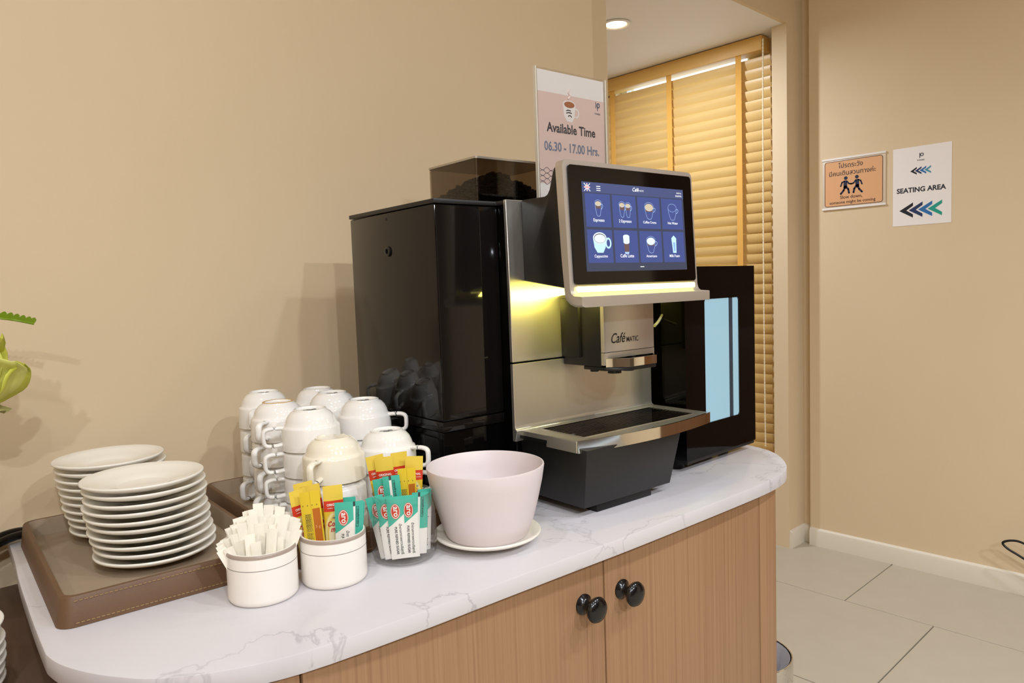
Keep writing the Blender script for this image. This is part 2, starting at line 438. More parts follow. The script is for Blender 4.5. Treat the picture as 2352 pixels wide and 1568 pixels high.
for s, cx in ((1, .096), (-1, .140)):
    fg = MB()
    fg.flat(ell(cx, .1225, .0072, .0072), -.005)
    def limb(pts, r):
        for (x0, z0), (x1, z1) in zip(pts, pts[1:]):
            dx, dz = x1-x0, z1-z0; L = math.hypot(dx, dz); nx, nz = -dz/L*r, dx/L*r
            fg.flat([(cx+s*(x0+nx), z0+nz), (cx+s*(x1+nx), z1+nz), (cx+s*(x1-nx), z1-nz), (cx+s*(x0-nx), z0-nz)], -.005)
            fg.flat(ell(cx+s*x1, z1, r, r, 10), -.005)
    limb([(-.001, .113), (-.002, .086)], .0072)
    limb([(-.004, .111), (-.015, .106), (-.020, .092)], .0028)
    limb([(.004, .110), (.013, .099), (.024, .097)], .0028)
    limb([(-.003, .088), (-.009, .073), (-.020, .061)], .0038)
    limb([(.001, .088), (.010, .077), (.013, .062)], .0038)
    build('walking_figure', fg, M_navy, t)
t = wall_frame('direction_sign', 'white seating area sign with arrows on the right wall', 'sign', 1.083, 1.18+.1765, .207, .297)
W_, H_ = .2045, .297
build('sheet', MB().box(0, W_, -.0012, -.0003, 0, H_), M_paper, t)
mb = MB(); put_text(mb, 'SEATING AREA', W_/2-.002, .126, width=.172, d=-.0016, bold=.03)
build('lettering', mb, M_ink, t)
CHEV = [mat('chevron_black', '#171A22', .6), mat('chevron_navy', '#20335A', .6), mat('chevron_blue', '#2A6CA8', .6), mat('chevron_teal', '#1E9A86', .6)]
def chevrons(x0, zc, step, h, mats_, wide):
    for i, m in enumerate(mats_):
        x = x0+i*step
        build('chevron', MB().flat([(x, zc), (x+wide, zc+h), (x+wide, zc+h*.56), (x+wide*.52, zc), (x+wide, zc-h*.56), (x+wide, zc-h)], -.0015-.0001*i), m, t)
chevrons(.024, .058, .0335, .029, CHEV, .049)
chevrons(.062, .205, .0165, .0145, CHEV[:2]+[CHEV[2], mat('chevron_pale', '#4B93A6', .6)], .0235)
mb = MB(); cx, cz = .1, .262
mb.ring(ell(cx+.003, cz+.002, .0065, .0065, 20), ell(cx+.003, cz+.002, .0035, .0035, 20), -.0016, -.0012, 'y')
mb.box(cx-.006, cx-.003, -.0016, -.0012, cz-.010, cz+.008)
put_text(mb, 'P-PARK', cx, cz-.021, width=.026, d=-.0016)
build('emblem', mb, mat('emblem_ink', '#4A4F58', .6), t)

# black wire loop by the right edge, beside the skirting
pts = []
ctrl = [(3.02, .30, .012), (3.02, .42, .10), (3.0, .55, .180), (3.0, .62, .212), (3.0, .655, .214), (3.0, .682, .200), (3.0, .668, .182), (3.0, .63, .163), (3.0, .57, .130), (3.02, .46, .05), (3.02, .38, .012)]
def catmull(P, n=8):
    P = [Vector(p) for p in P]; out = []
    for i in range(len(P)-1):
        p0, p1, p2, p3 = P[max(i-1, 0)], P[i], P[i+1], P[min(i+2, len(P)-1)]
        for k in range(n):
            s = k/n; out.append(.5*((2*p1)+(p2-p0)*s+(2*p0-5*p1+4*p2-p3)*s*s+(3*p1-p0-3*p2+p3)*s**3))
    out.append(P[-1]); return out
o = build('cable', MB((3.0, .4, 0)).tube(catmull(ctrl), .0042, 8), M_blackm, smooth=60); o.location = (3.0, .4, 0)
tag(o, 'black cable loop standing up before the white skirting at the right edge', 'cable')

# ------------------------------------------------------------------ counter: cabinet and worktop
top_pts = [(.172, 1.358), (.166, 1.287), (.159, 1.203), (.150, 1.113), (.140, .982), (.1335, .877), (.1335, .854), (.139, .825), (.153, .790), (.172, .757), (.199, .724), (.248, .692), (.32, .667),
           (.445, .654), (.568, .647), (.688, .640), (.803, .633), (.924, .628), (1.06, .6235), (1.167, .6215), (1.235, .626), (1.281, .637), (1.321, .658), (1.364, .691), (1.393, .724), (1.410, .759), (1.419, .80), (1.424, .86), (1.43, 1.358)]
# refine the corners
sm = [top_pts[0]]+[tuple(p)[:2] for p in catmull([(x, y, 0) for x, y in top_pts[1:-1]], 4)]+[top_pts[-1]]
wt = build('worktop', MB((.8, 1.0, ZC)).prism(sm, ZC-.022, ZC), M_marble, bevel=.0012, seg=2)
wt.location = (.8, 1.0, ZC)
tag(wt, 'white marble worktop with grey veins and rounded corners on the wooden cabinet', 'worktop')
CA = -.045
cb = thing('cabinet', 'light wooden cabinet with black knobs under the marble worktop', 'cabinet', (.771, .655, 0), CA)
zt_ = ZC-.023
build('carcass', MB().box(-.575, .460, .021, .645, .08, zt_), M_lam, cb)
build('plinth', MB().box(-.56, .445, .05, .62, 0, .08), M_blackm, cb)
build('corner_post', MB().box(.4105, .466, .001, .028, .08, zt_), M_lam, cb, bevel=.002)
build('side_panel', MB().box(.4605, .466, .029, .645, .08, zt_), M_lam, cb, bevel=.001)
def knob(parent, x, z):
    k = MB().lathe([(0, 0), (.0145, 0), (.0145, .002), (.010, .005), (.0065, .009), (.0065, .016), (.011, .019), (.0165, .022), (.018, .026), (.016, .030), (.010, .0325), (0, .033)], 28)
    o = build('knob', k, mat('knob_black', '#0E0D0E', .18), parent, smooth=45)
    o.matrix_local = Matrix.Translation((x, 0, z)) @ Matrix.Rotation(PI/2, 4, 'X')
for x0, x1, kx in ((-.575, -.4535, None), (-.4505, -.0015, -.043), (.0015, .4065, .037)):
    d = build('door', MB().box(x0, x1, 0, .019, .085, zt_-.001), M_lam, cb, bevel=.0012)
    if kx is not None: knob(d, kx, .737 if kx < 0 else .7345)

# side table on the left
st = thing('side_table', 'low dark wooden side table beside the counter against the wall', 'table', (-.4, .95, 0))
build('tabletop', MB((-.4, .95, 0)).box(-1.0, .182, .40, 1.355, .715, .740), M_darkwood, st, bevel=.002)
for x in (-.97, .13):
    for y in (.44, 1.30): build('leg', MB((-.4, .95, 0)).box(x, x+.045, y, y+.045, 0, .715), M_darkwood, st, bevel=.002)

# ------------------------------------------------------------------ trash bin
tb = thing('waste_bin', 'small steel waste bin with a grey liner bag beside the cabinet', 'bin', (1.462, .825, 0))
build('bin_body', MB().lathe([(0, .001), (.083, .001), (.088, .01), (.097, .285), (.0965, .285), (.087, .012), (0, .012)], 40), mat('bin_beige', '#A8916F', .35, metal=.3), tb, smooth=40)
build('rim', MB().lathe([(.096, .275), (.0995, .276), (.1005, .30), (.1005, .325), (.099, .330), (.0965, .330), (.096, .30), (.096, .275)], 40), M_chrome, tb, smooth=40)
def crinkle(r, z, a):
    return (r*(1+.05*math.sin(7*a+z*60)+.03*math.sin(13*a-z*90)), z+.006*math.sin(5*a))
build('liner', MB().lathe([(.094, .3285), (.090, .315), (.082, .27), (.075, .20), (.06, .12), (0, .10)], 48, rfun=lambda r, z, a: crinkle(r, z, a) if z < .31 else (r, z)), mat('liner_bag', '#C9C8CC', .35), tb, smooth=50)

# ------------------------------------------------------------------ coffee machine (u across, v deep, z above the worktop)
MA = -.07; UC, VC = .845, 1.06
def mw(u, v): return (u*math.cos(MA)-v*math.sin(MA), u*math.sin(MA)+v*math.cos(MA))
MO = (UC, VC, 0)
mx, my = mw(UC, VC)
cm = thing('coffee_machine', 'black and silver automatic coffee machine with lit touch screen on the worktop', 'coffee machine', (mx, my, ZC), MA)
def B(): return MB(MO)
build('body', B().box(.743, 1.052, .918, 1.222, .012, .495), M_black, cm, bevel=.003)
for u in (.775, 1.02):
    for v in (.95, 1.19): build('rubber_foot', B().lathe([(0, 0), (.014, 0), (.013, .0125), (0, .0125)], 16, (u, v, 0)), M_blackm, cm)
# water tank on the machine's side
wtk = build('water_tank', B().box(.619, .742, .946, 1.225, .1505, .4885), M_smoke, cm, bevel=.0025)
build('front_panel', B().box(.621, .704, .9445, .9455, .153, .487), M_smoke, wtk, bevel=.0004, seg=1)
build('tank_plinth', B().box(.619, .742, .9455, 1.225, .1335, .1495), M_smoke, cm, bevel=.0015)
build('tank_base', B().box(.621, .742, .948, 1.223, 0, .1325), M_black, cm, bevel=.002)
build('tank_lid', B().prism([(.6175, .9435), (.738, .9435), (.741, .925), (.7435, .915), (1.05, .915), (1.05, 1.226), (.6175, 1.226)], .4895, .4965), M_dark, cm, bevel=.0012, label='dark grey lid plate')
lk = build('lock', B().lathe([(.0045, 0), (.0085, 0), (.0085, .0022), (.0045, .003), (.0045, 0)], 20), M_dark, cm, smooth=40)
lk.matrix_local = Matrix.Translation((.6185-UC+UC*0, 1.0905-VC, .4242)) @ Matrix.Rotation(-PI/2, 4, 'Y') @ Matrix.Translation((UC, VC, 0))
build('lid_slot', B().box(.6184, .6195, 1.0915, 1.0965, .4763, .4805), M_blackm, cm)
# silver front panels
up = B(); prof = [(.910, .2355), (.911, .35), (.914, .4965), (.921, .4965), (.918, .35), (.917, .2355)]
up.prism(prof, .7345, 1.073, 'x'); build('upper_panel', up, M_silver, cm, bevel=.0008, seg=1, label='brushed silver upper front panel')
lp = B(); prof = [(.910, .2325), (.910, .132), (.9092, .1275), (.9075, .1252), (.905, .1247), (.905, .1235), (.910, .106), (.917, .106), (.917, .2325)]
lp.prism(prof, .7345, 1.073, 'x'); build('lower_panel', lp, M_silver, cm, bevel=.0006, seg=1, label='brushed silver lower front panel')
# display housing
hp = [(.913, .366), (.913, .4967), (.858, .4960), (.850, .4985), (.845, .505), (.836, .531), (.831, .5385), (.822, .542), (.8125, .542), (.8015, .350)]
build('display_housing', B().prism(hp, .765, 1.043, 'x'), M_blackm, cm, bevel=.0035)
def frame_prof(d0, d1):
    """J-shaped section; d0/d1: drop of the top edge and pull-in near the two ends"""
    top = .5435-d0; low = d1
    return [(.8125, top), (.8045, .40), (.7995, .345), (.797, .333+low*.5), (.7905, .3265+low), (.782, .3235+low), (.7635, .3235+low), (.7630, .3245+low), (.7630, .3385), (.7640, .3395), (.781, .3405), (.7858, .344), (.7882, .352), (.7905, .40), (.7975, top)]
rings = []
for u, d in ((.7500, .010), (.7503, .0072), (.7515, .0045), (.7535, .0022), (.7565, .0006), (.760, 0), (1.047, 0), (1.0505, .0006), (1.0535, .0022), (1.0555, .0045), (1.0567, .0072), (1.0570, .010)):
    low = d*.55 if u < .9 else 0
    rings.append([(u, v, z) for v, z in frame_prof(d, low)])
df = build('display_frame', B().loft(rings), M_frame, cm, smooth=38, label='satin silver display frame with a forward ledge')
def vg(z): return .7856+(z-.357)*(.0090/.178)          # front face of the glass
def slab(u0, u1, z0, z1, r, t, e=0):
    m = B(); po = rrect(u0, u1, z0, z1, r, 5)
    m.loft([[(u, vg(z)-e, z) for u, z in po], [(u, vg(z)-e+t, z) for u, z in po]]); return m
build('display_glass', slab(.7585, 1.0500, .3575, .5360, .006, .004), mat('glass_black', '#060505', .06, spec=.35), cm, smooth=30)
M_led = mat('led_yellow', '#FFF3A0', .5, emit='#FFF07A', estr=3.2)
build('light_bar', B().prism(rrect(.7625, 1.0455, .3455, .3545, .003, 3), .7845, .7875, 'y'), M_led, cm, label='glowing yellow light bar')
ub = build('under_light', B().box(.775, 1.035, .815, .822, .3475, .3505), M_led, cm)
lo = lamp('machine_glow', (0, 0, 0), .65, .05, (1, .86, .16), 160); lo.data.shape = 'RECTANGLE'; lo.data.size = .24; lo.data.size_y = .012
lo.parent = cm; lo.matrix_local = Matrix.Translation((.905-UC, .828-VC, .3455)) @ Matrix.Rotation(math.radians(38), 4, 'X')
# ---- touch screen
SU0, SU1, SZ0, SZ1 = .7845, 1.0265, .3765, .5120
def sp(e):
    def f(a, d, b): # a,b in screen fractions (b downwards)
        z = SZ1+(SZ0-SZ1)*b; return (SU0+(SU1-SU0)*a, vg(z)-e, z)
    return f
def scr(e): return MB(MO, sp(e))
def emat(name, col, s=1.0): return mat(name, '#000000', .4, emit=col, estr=s)
E_bg = emat('screen_grey', '#3A4054'); E_bar = emat('screen_bar', '#454F78'); E_tile = emat('screen_tile', '#404E87', 1.0)
E_white = emat('screen_text', '#FFFFFF'); E_line = emat('screen_line', '#A9C4F2'); E_crema = emat('screen_crema', '#C9B99E'); E_cof = emat('screen_coffee', '#66504E')
E_pale = emat('screen_pale', '#BFE6FA'); E_foam = emat('screen_foam', '#DDF3FF'); E_navy = emat('screen_navy', '#1E2E7A'); E_red = emat('screen_red', '#D23A4A')
ds = build('display_screen', scr(.0003).flat(rrect(0, 1, 0, 1, .004, 1), 0), E_bg, cm, label='lit touch screen with drink menu')
build('title_bar', scr(.0005).flat([(0, 0), (1, 0), (1, .115), (0, .115)], 0), E_bar, ds)
ASP = (SU1-SU0)/(SZ1-SZ0)
def stext(mb, body, cx, cy, width, bold=.008, shear=0):
    vs, fs, wd = text2d(body, 'std', bold, shear); k = width/wd
    return mb.add([(cx+x*k, 0, cy-y*k*ASP) for x, y in vs], fs)
def soft(mb, pts, wd, closed=False):
    """a line of constant width on the screen"""
    n = len(pts)
    for i in range(n if closed else n-1):
        (x0, y0), (x1, y1) = pts[i], pts[(i+1) % n]; dx, dy = (x1-x0), (y1-y0)/ASP; L = math.hypot(dx, dy) or 1
        nx, ny = -dy/L*wd, dx/L*wd*ASP
        mb.add([(x0+nx, 0, y0+ny), (x1+nx, 0, y1+ny), (x1-nx, 0, y1-ny), (x0-nx, 0, y0-ny)], [(0, 1, 2, 3)])
    return mb
def se(cx, cy, rx, ry, n=28, a0=0, a1=360): return [(cx+x, cy+y*ASP) for x, y in ell(0, 0, rx, ry, n, a0, a1)]
fgm = scr(.0008); fx, fy, fw, fh = .045, .060, .026, .024*ASP
build('flag', fgm.flat([(fx-fw, fy-fh), (fx+fw, fy-fh), (fx+fw, fy+fh), (fx-fw, fy+fh)], 0), E_navy, ds)
m1 = scr(.0010); soft(m1, [(fx-fw, fy-fh), (fx+fw, fy+fh)], .0028); soft(m1, [(fx-fw, fy+fh), (fx+fw, fy-fh)], .0028); soft(m1, [(fx-fw, fy), (fx+fw, fy)], .0052); soft(m1, [(fx, fy-fh), (fx, fy+fh)], .0052)
build('flag_cross', m1, E_white, ds)
m1 = scr(.0012); soft(m1, [(fx-fw, fy), (fx+fw, fy)], .0022); soft(m1, [(fx, fy-fh), (fx, fy+fh)], .0022); build('flag_stripe', m1, E_red, ds)
for k in range(3): build('menu_line', soft(scr(.0009), [(.128, .042+k*.023), (.164, .042+k*.023)], .0022), E_white, ds)
m1 = scr(.0009); stext(m1, 'Café', .500, .066, .064, .010, .35); stext(m1, 'MATIC', .558, .064, .045, .0)
build('lettering', m1, E_white, ds)
m1 = scr(.0009); stext(m1, '09:09 Thu', .952, .055, .052, .012); stext(m1, '2026/07/02', .945, .092, .068, .012); build('lettering', m1, E_white, ds)
build('home_line', soft(scr(.0009), [(.502, .955), (.540, .955)], .0022), E_white, ds)
names = ['Espresso', '2 Espresso', 'Coffee Crema', 'Hot Water', 'Cappuccino', 'Caffe Latte', 'Americano', 'Milk Foam']
def glasscup(cx, cy, r, h, col, fill, handle=True, full=True):
    r *= .84; h *= .92
    m = scr(.0009)
    if full: build('drink', scr(.0008).flat(se(cx, cy+.012, r*.92, r*.55), 0), col, ds)
    if fill: build('drink_side', scr(.0007).flat([(cx-r*.92, cy+.012)]+[(cx-r*.8, cy+.012+h*.35), (cx+r*.8, cy+.012+h*.35)]+[(cx+r*.92, cy+.012)], 0), E_cof, ds)
    soft(m, se(cx, cy, r, r*.6, 24), .0009, True)
    soft(m, [(cx-r, cy), (cx-r*.86, cy+h*.45), (cx-r*.55, cy+h*.9)]+se(cx, cy+h*.9, r*.5, r*.25, 8, 180, 0)[1:]+[(cx+r*.86, cy+h*.45), (cx+r, cy)], .0011)
    if handle: soft(m, [(cx+r*.98, cy+h*.12), (cx+r*1.3, cy+h*.10), (cx+r*1.42, cy+h*.22), (cx+r*1.25, cy+h*.38), (cx+r*.9, cy+h*.46)], .0014)
    build('cup_outline', m, E_line, ds)
for i, nm in enumerate(names):
    c_, r_ = i % 4, i//4
    x0 = .022+c_*.2445; x1 = x0+.226; y0 = .125+r_*.405; y1 = y0+.375
    build('menu_tile', scr(.0005).flat([(x0, y0), (x1, y0), (x1, y1), (x0, y1)], 0), E_tile, ds)
    m1 = scr(.0009); stext(m1, nm, (x0+x1)/2, y1-.062, min(.0108*len(nm)+.012, .134), .006); build('lettering', m1, E_white, ds)
    cx, cy = (x0+x1)/2, y0+.10
    if i == 0: glasscup(cx, cy, .034, .17, E_crema, True)
    elif i == 1: glasscup(cx-.024, cy, .032, .17, E_crema, True); glasscup(cx+.034, cy+.005, .030, .165, E_crema, True)
    elif i == 2: glasscup(cx, cy+.01, .054, .16, E_crema, True)
    elif i == 3: glasscup(cx, cy+.01, .054, .16, E_crema, False, full=False)
    elif i == 6: glasscup(cx, cy+.01, .054, .16, E_foam, True)
    elif i == 4:
        build('cup_body', scr(.0007).flat([(cx-.064, cy-.005)]+[(cx-.055, cy+.10), (cx-.03, cy+.16), (cx+.022, cy+.16), (cx+.045, cy+.10), (cx+.058, cy-.005)], 0), E_pale, ds)
        build('cup_rim', scr(.0008).flat(se(cx-.003, cy-.005, .061, .037), 0), E_foam, ds)
        build('coffee_ring', scr(.0009).flat(se(cx-.003, cy-.002, .054, .031), 0), E_cof, ds); build('milk_foam', scr(.0010).flat(se(cx-.003, cy+.001, .050, .027), 0), E_foam, ds)
        m1 = scr(.0009); soft(m1, se(cx+.072, cy+.05, .022, .030, 20), .006, True); build('cup_handle', m1, E_pale, ds)
    elif i == 5:
        build('drink', scr(.0007).flat([(cx-.026, cy+.03), (cx+.026, cy+.03), (cx+.020, cy+.165), (cx-.018, cy+.165)], 0), E_cof, ds)
        build('milk_foam', scr(.0008).flat([(cx-.030, cy-.03)]+se(cx, cy-.03, .030, .012, 10, 180, 360)+[(cx+.029, cy+.04)]+se(cx, cy+.04, .028, .010, 10, 0, 180), 0), E_foam, ds)
        build('glass_foot', scr(.0008).flat([(cx-.021, cy+.15), (cx+.022, cy+.15), (cx+.018, cy+.175), (cx-.016, cy+.175)], 0), E_line, ds)
    elif i == 7:
        build('drink', scr(.0007).flat([(cx-.026, cy-.02), (cx, cy-.055), (cx+.026, cy-.02), (cx+.022, cy+.16), (cx-.014, cy+.16)], 0), E_pale, ds)
        build('drink_shade', scr(.0008).flat([(cx-.012, cy+.03), (cx+.014, cy+.03), (cx+.012, cy+.14), (cx-.006, cy+.14)], 0), emat('screen_mid', '#8FB4E8'), ds)
# ---- dispenser
build('spout_body', B().box(.8474, .972, .8225, .912, .2225, .340), M_blackm, cm, bevel=.0015)
build('spout_backing', B().box(.8425, .977, .868, .912, .236, .335), M_blackm, cm, bevel=.001)
cov = B(); cov.prism([(.848, .8225), (.848, .818), (.849, .8158), (.852, .8150), (.9675, .8150), (.9705, .8158), (.9717, .818), (.9717, .8225)], .2465, .338, 'z')
cv = build('spout_cover', cov, M_silver, cm, smooth=40, label='silver spout cover with black lettering')
m1 = B(); put_text(m1, 'Caf\u00e9', .8815, .2605, width=.034, d=.8147, fnt='std', bold=.006, shear=.35, squash=1.25); put_text(m1, 'MATIC', .9155, .2605, width=.029, d=.8147, bold=.004, squash=1.2)
build('lettering', m1, M_blackprint, cv)
low = B(); low.prism([(.848, .8225), (.848, .8155), (.852, .8150), (.9675, .8150), (.9717, .8165), (.9717, .8225)], .2255, .2455, 'z')
build('spout_lower_cover', low, M_silver, cm, smooth=40)
# prow: trapezoid in plan with a rim and a hollow top
A0, A1, A2, A3 = (.8505, .8150), (.9715, .8150), (.9440, .7880), (.8780, .7880)
lipm = B(); inn = [(.856, .8145), (.966, .8145), (.9415, .7905), (.8805, .7905)]
lipm.ring([A0, A1, A2, A3], inn, .2225, .2365, 'z'); build('spout_lip', lipm, M_chrome, cm, bevel=.0006, seg=1, label='chrome trapezoid lip')
build('lip_floor', B().prism(inn, .2225, .2265), M_blackm, cm)
build('spout_base', B().prism([(.8495, .865), (.971, .865), (.971, .8155), (.943, .789), (.879, .789), (.8495, .8155)], .2165, .2222), M_blackm, cm, bevel=.0008, seg=1)
for u, v, r, h in ((.893, .836, .0115, .0085), (.926, .836, .0105, .0075), (.868, .858, .007, .005)):
    build('nozzle', B().lathe([(0, 0), (r, 0), (r, h), (0, h)], 18, (u, v, .2165-h)), M_blackm, cm, smooth=40)
# ---- drip tray
def front(u): return .7745-.0185*(1-((u-.907)/.1625)**2)
fr = [(.7445+(1.0695-.7445)*i/20, front(.7445+(1.0695-.7445)*i/20)) for i in range(21)]
plate = [(.7425, .909), (.7445, .7775)]+[(u, v+.002) for u, v in fr[1:-1]]+[(1.0690, .7775), (1.071, .909)]
GR = [(.7720, .8880), (1.0395, .8880), (1.0395, .7880), (.7720, .7880)]
dt = build('drip_tray', B().prism(plate, .1115, .1165), M_blackm, cm)
# top surround in four pieces around the grill
def quad(p, z0=.1165, z1=.1240): return B().prism(p, z0, z1)
build('tray_top', quad([(.7425, .909), (.7445, .7775)]+[(u, v+.002) for u, v in fr[1:2]]+[(.7720, front(.772)+.002), (.7720, .909)]), M_silver, dt, label='silver tray surround')
build('tray_top', quad([(1.0395, .909), (1.0395, front(1.0395)+.002), (1.0690, .7775), (1.071, .909)]), M_silver, dt)
build('tray_top', quad([(.7720, .909), (.7720, .888), (1.0395, .888), (1.0395, .909)]), M_silver, dt)
build('tray_top', quad([(.7720, .788)]+[(u, v+.002) for u, v in fr if .772 <= u <= 1.0395]+[(1.0395, .788)]), M_silver, dt)
rim = B(); rin = []
ring = [(u, v, z) for u, v in fr for z in ()]
outer = fr; inner = [(u, v+.003) for u, v in fr]
rim.loft([[(u, v, .1060), (u, v, .1246), (u, v+.003, .1246), (u, v+.003, .1060)] for u, v in fr])
build('tray_rim', rim, M_chrome, cm, smooth=30, label='mirror chrome curved tray front')
side = B(); side.box(.7435, .7455, .777, .845, .1060, .1240); build('tray_side', side, M_silver, cm, bevel=.0006, seg=1)
side = B(); side.box(1.0680, 1.0700, .777, .845, .1060, .1240); build('tray_side', side, M_silver, cm, bevel=.0006, seg=1)
build('grill_frame', B().ring(GR, [(.7735, .8865), (1.038, .8865), (1.038, .7895), (.7735, .7895)], .1185, .1247, 'z'), M_chrome, cm)
gb = B().box(.774, 1.0375, -.0022, .0022, .1185, .1240); bar = None
for k in range(13):
    v = .7945+k*.00725
    if bar is None:
        gb = MB((UC, 0, 0)).box(.774, 1.0375, -.0022, .0022, .1185, .1240); bar = build('grill_bar', gb, M_black, cm, bevel=.0008, seg=1); o = bar
    else:
        o = bar.copy(); C.objects.link(o); o.parent = cm
    o.location = (0, v-VC, 0)
# tapering black base under the tray
bs = B(); bs.loft([[(.7640, .785, .0150), (.9690, .785, .0150), (.9690, .917, .0150), (.7640, .917, .0150)], [(.7500, .7615, .1110), (.9720, .7615, .1110), (.9720, .917, .1110), (.7500, .917, .1110)]])
build('grounds_drawer', bs, M_dark, cm, bevel=.0015, label='dark grey tapering base under the tray')
build('base_foot', B().box(.8000, .9300, .7935, .90, 0, .0148), M_blackm, cm, bevel=.001)
# ---- bean hopper
HU0, HU1, HV0, HV1, HZ0, HZ1 = .742, .925, 1.000, 1.147, .4967, .5755
hp = build('bean_hopper', B().ring(rrect(HU0, HU1, HV0, HV1, .006, 4), rrect(HU0+.0025, HU1-.0025, HV0+.0025, HV1-.0025, .004, 4), HZ0, HZ1), M_hopper, cm, smooth=30, label='smoked clear bean hopper')
build('hopper_lid', B().prism(rrect(HU0-.0008, HU1+.0008, HV0-.0008, HV1+.0008, .0065, 4), HZ1, HZ1+.0035), mat('lid_rim', '#B9B2A6', .2, metal=.6), hp, smooth=30, label='silver lid edge')
build('hopper_lid_panel', B().prism(rrect(HU0+.004, HU1-.004, HV0+.004, HV1-.004, .0065, 4), HZ1+.0035, HZ1+.0045), M_blackm, hp)
bn = MB(MO); rnd = random.Random(3)
def bean(c, s, rot):
    vs = []; cr, sr = math.cos(rot), math.sin(rot)
    for la in (-50, 0, 50):
        for k in range(6):
            a = PI/3*k; x = s*math.cos(a)*math.cos(math.radians(la)); y = s*.72*math.sin(a)*math.cos(math.radians(la)); z = s*.55*math.sin(math.radians(la))
            vs.append((c[0]+x*cr-y*sr, c[1]+x*sr+y*cr, c[2]+z))
    bn.add(vs, [(r*6+k, r*6+(k+1) % 6, (r+1)*6+(k+1) % 6, (r+1)*6+k) for r in range(2) for k in range(6)]+[[5, 4, 3, 2, 1, 0], [12, 13, 14, 15, 16, 17]])
def bh(u, v): # heap height: a pile high in the middle front
    d = math.hypot((u-.80)/.10, (v-1.02)/.13); return max(.014, .060*(1-.62*d))
for i in range(760):
    u, v = rnd.uniform(HU0+.009, HU1-.009), rnd.uniform(HV0+.009, HV1-.009); h = bh(u, v)
    bean((u, v, HZ0+.003+h*(1-rnd.random()**2*.35)), .0058, rnd.uniform(0, 6.28))
heap = [[(HU0+.005+(HU1-HU0-.010)*i/12, HV0+.005+(HV1-HV0-.01)*j/10) for i in range(13)] for j in range(11)]
bn.add([(u, v, HZ0+bh(u, v)*.93) for row in heap for u, v in row], [(j*13+i, j*13+i+1, (j+1)*13+i+1, (j+1)*13+i) for j in range(10) for i in range(12)])
o = build('coffee_beans', bn, mat('roasted_bean', '#1A0F0A', .35), hp); o['kind'] = 'stuff'
# ---- milk hose
hx = [(1.050, .880, .276), (1.066, .886, .281), (1.082, .893, .2875), (1.096, .900, .293)]
build('milk_hose', B().tube(catmull(hx, 5), .0028, 8), mat('hose_grey', '#9A9A96', .35), cm, smooth=60, label='pale grey milk hose')

# ------------------------------------------------------------------ sign holder on the machine
SO = mw(.938, .968)
sh = thing('sign_holder', 'clear acrylic sign holder with pink opening hours sheet on the coffee machine', 'sign', (SO[0], SO[1], ZC+.4968), MA)
SW = .1745; S0 = -SW/2; HH = .2385
build('front_sheet', MB().box(S0, -S0, -.0030, -.0010, .004, HH), M_acrylic, sh, bevel=.0004, seg=1)
build('back_sheet', MB().box(S0, -S0, .0010, .0030, .004, HH), M_acrylic, sh, bevel=.0004, seg=1)
build('base_plate', MB().box(S0, -S0, -.025, .028, 0, .0035), M_acrylic, sh, bevel=.0008)
for x in (S0-.0003, -S0-.0022): build('edge_strip', MB().box(x, x+.0025, -.0032, .0032, .004, HH), mat('acrylic_edge', '#D8D2C4', .2), sh)
build('paper', MB().box(S0+.006, -S0-.004, -.0004, .0004, .006, HH-.003), M_paper, sh)
ps = build('pink_print', MB().flat([(S0+.006, .040), (-S0-.004, .040), (-S0-.004, HH-.040), (S0+.006, HH-.040)], -.0006), mat('pink_print', '#DFC3B8', .6), sh)
m1 = MB(); put_text(m1, 'Available Time', -.002, .131, width=.121, d=-.0008, bold=.026, squash=1.12); build('lettering', m1, mat('time_navy', '#26283A', .6), sh)
m1 = MB(); put_text(m1, '06.30 - 17.00 Hrs.', -.001, .098, width=.137, d=-.0008, bold=.026, squash=1.18); build('lettering', m1, mat('time_slate', '#6E7890', .6), sh)
cx, cz = -.006, .170
build('printed_cup', MB().flat([(cx-.0165, cz+.013)]+[(cx-.0135, cz-.008), (cx-.007, cz-.017), (cx+.006, cz-.018), (cx+.012, cz-.009), (cx+.0155, cz+.012)]+ell(cx-.0005, cz+.0125, .016, .0075, 10, 0, 180), -.0008), M_paper, sh)
build('printed_coffee', MB().flat(ell(cx, cz+.0125, .0128, .0056), -.0010), mat('printed_brown', '#A5643F', .6), sh)
build('printed_handle', MB().ring(ell(cx+.0165, cz-.001, .0075, .0085, 20), ell(cx+.016, cz-.001, .0055, .0065, 20), -.0009, -.0007, 'y'), M_paper, sh)
m1 = MB()
for p in ([(cx-.008, cz+.001), (cx-.004, cz+.003), (cx+.003, cz+.002)], [(cx-.008, cz-.003), (cx-.002, cz-.001), (cx+.005, cz-.002)], [(cx-.004, cz-.008), (cx+.001, cz-.006), (cx+.005, cz-.009)]):
    m1.tube([(x, -.0009, z) for x, z in p], .0009, 5)
build('printed_scribble', m1, M_ink, sh)
m1 = MB(); m1.tube(catmull([(cx-.003, -.0008, cz+.022), (cx+.002, -.0008, cz+.028), (cx-.002, -.0008, cz+.034), (cx+.002, -.0008, cz+.041)], 5), .0016, 5); build('printed_steam', m1, mat('pink_pale', '#EBD9D0', .6), sh)
ex, ez = .066, .188
m1 = MB(); m1.ring(ell(ex+.002, ez+.002, .0042, .0048, 18), ell(ex+.002, ez+.002, .0022, .0028, 18), -.0010, -.0007, 'y'); m1.box(ex-.005, ex-.0035, -.0010, -.0007, ez-.003, ez+.008); m1.box(ex-.001, ex+.0005, -.0010, -.0007, ez-.008, ez+.004)
put_text(m1, 'P-PARK', ex, ez-.015, width=.015, d=-.0009); build('emblem', m1, mat('emblem_slate', '#4B5870', .6), sh)
m1 = MB()
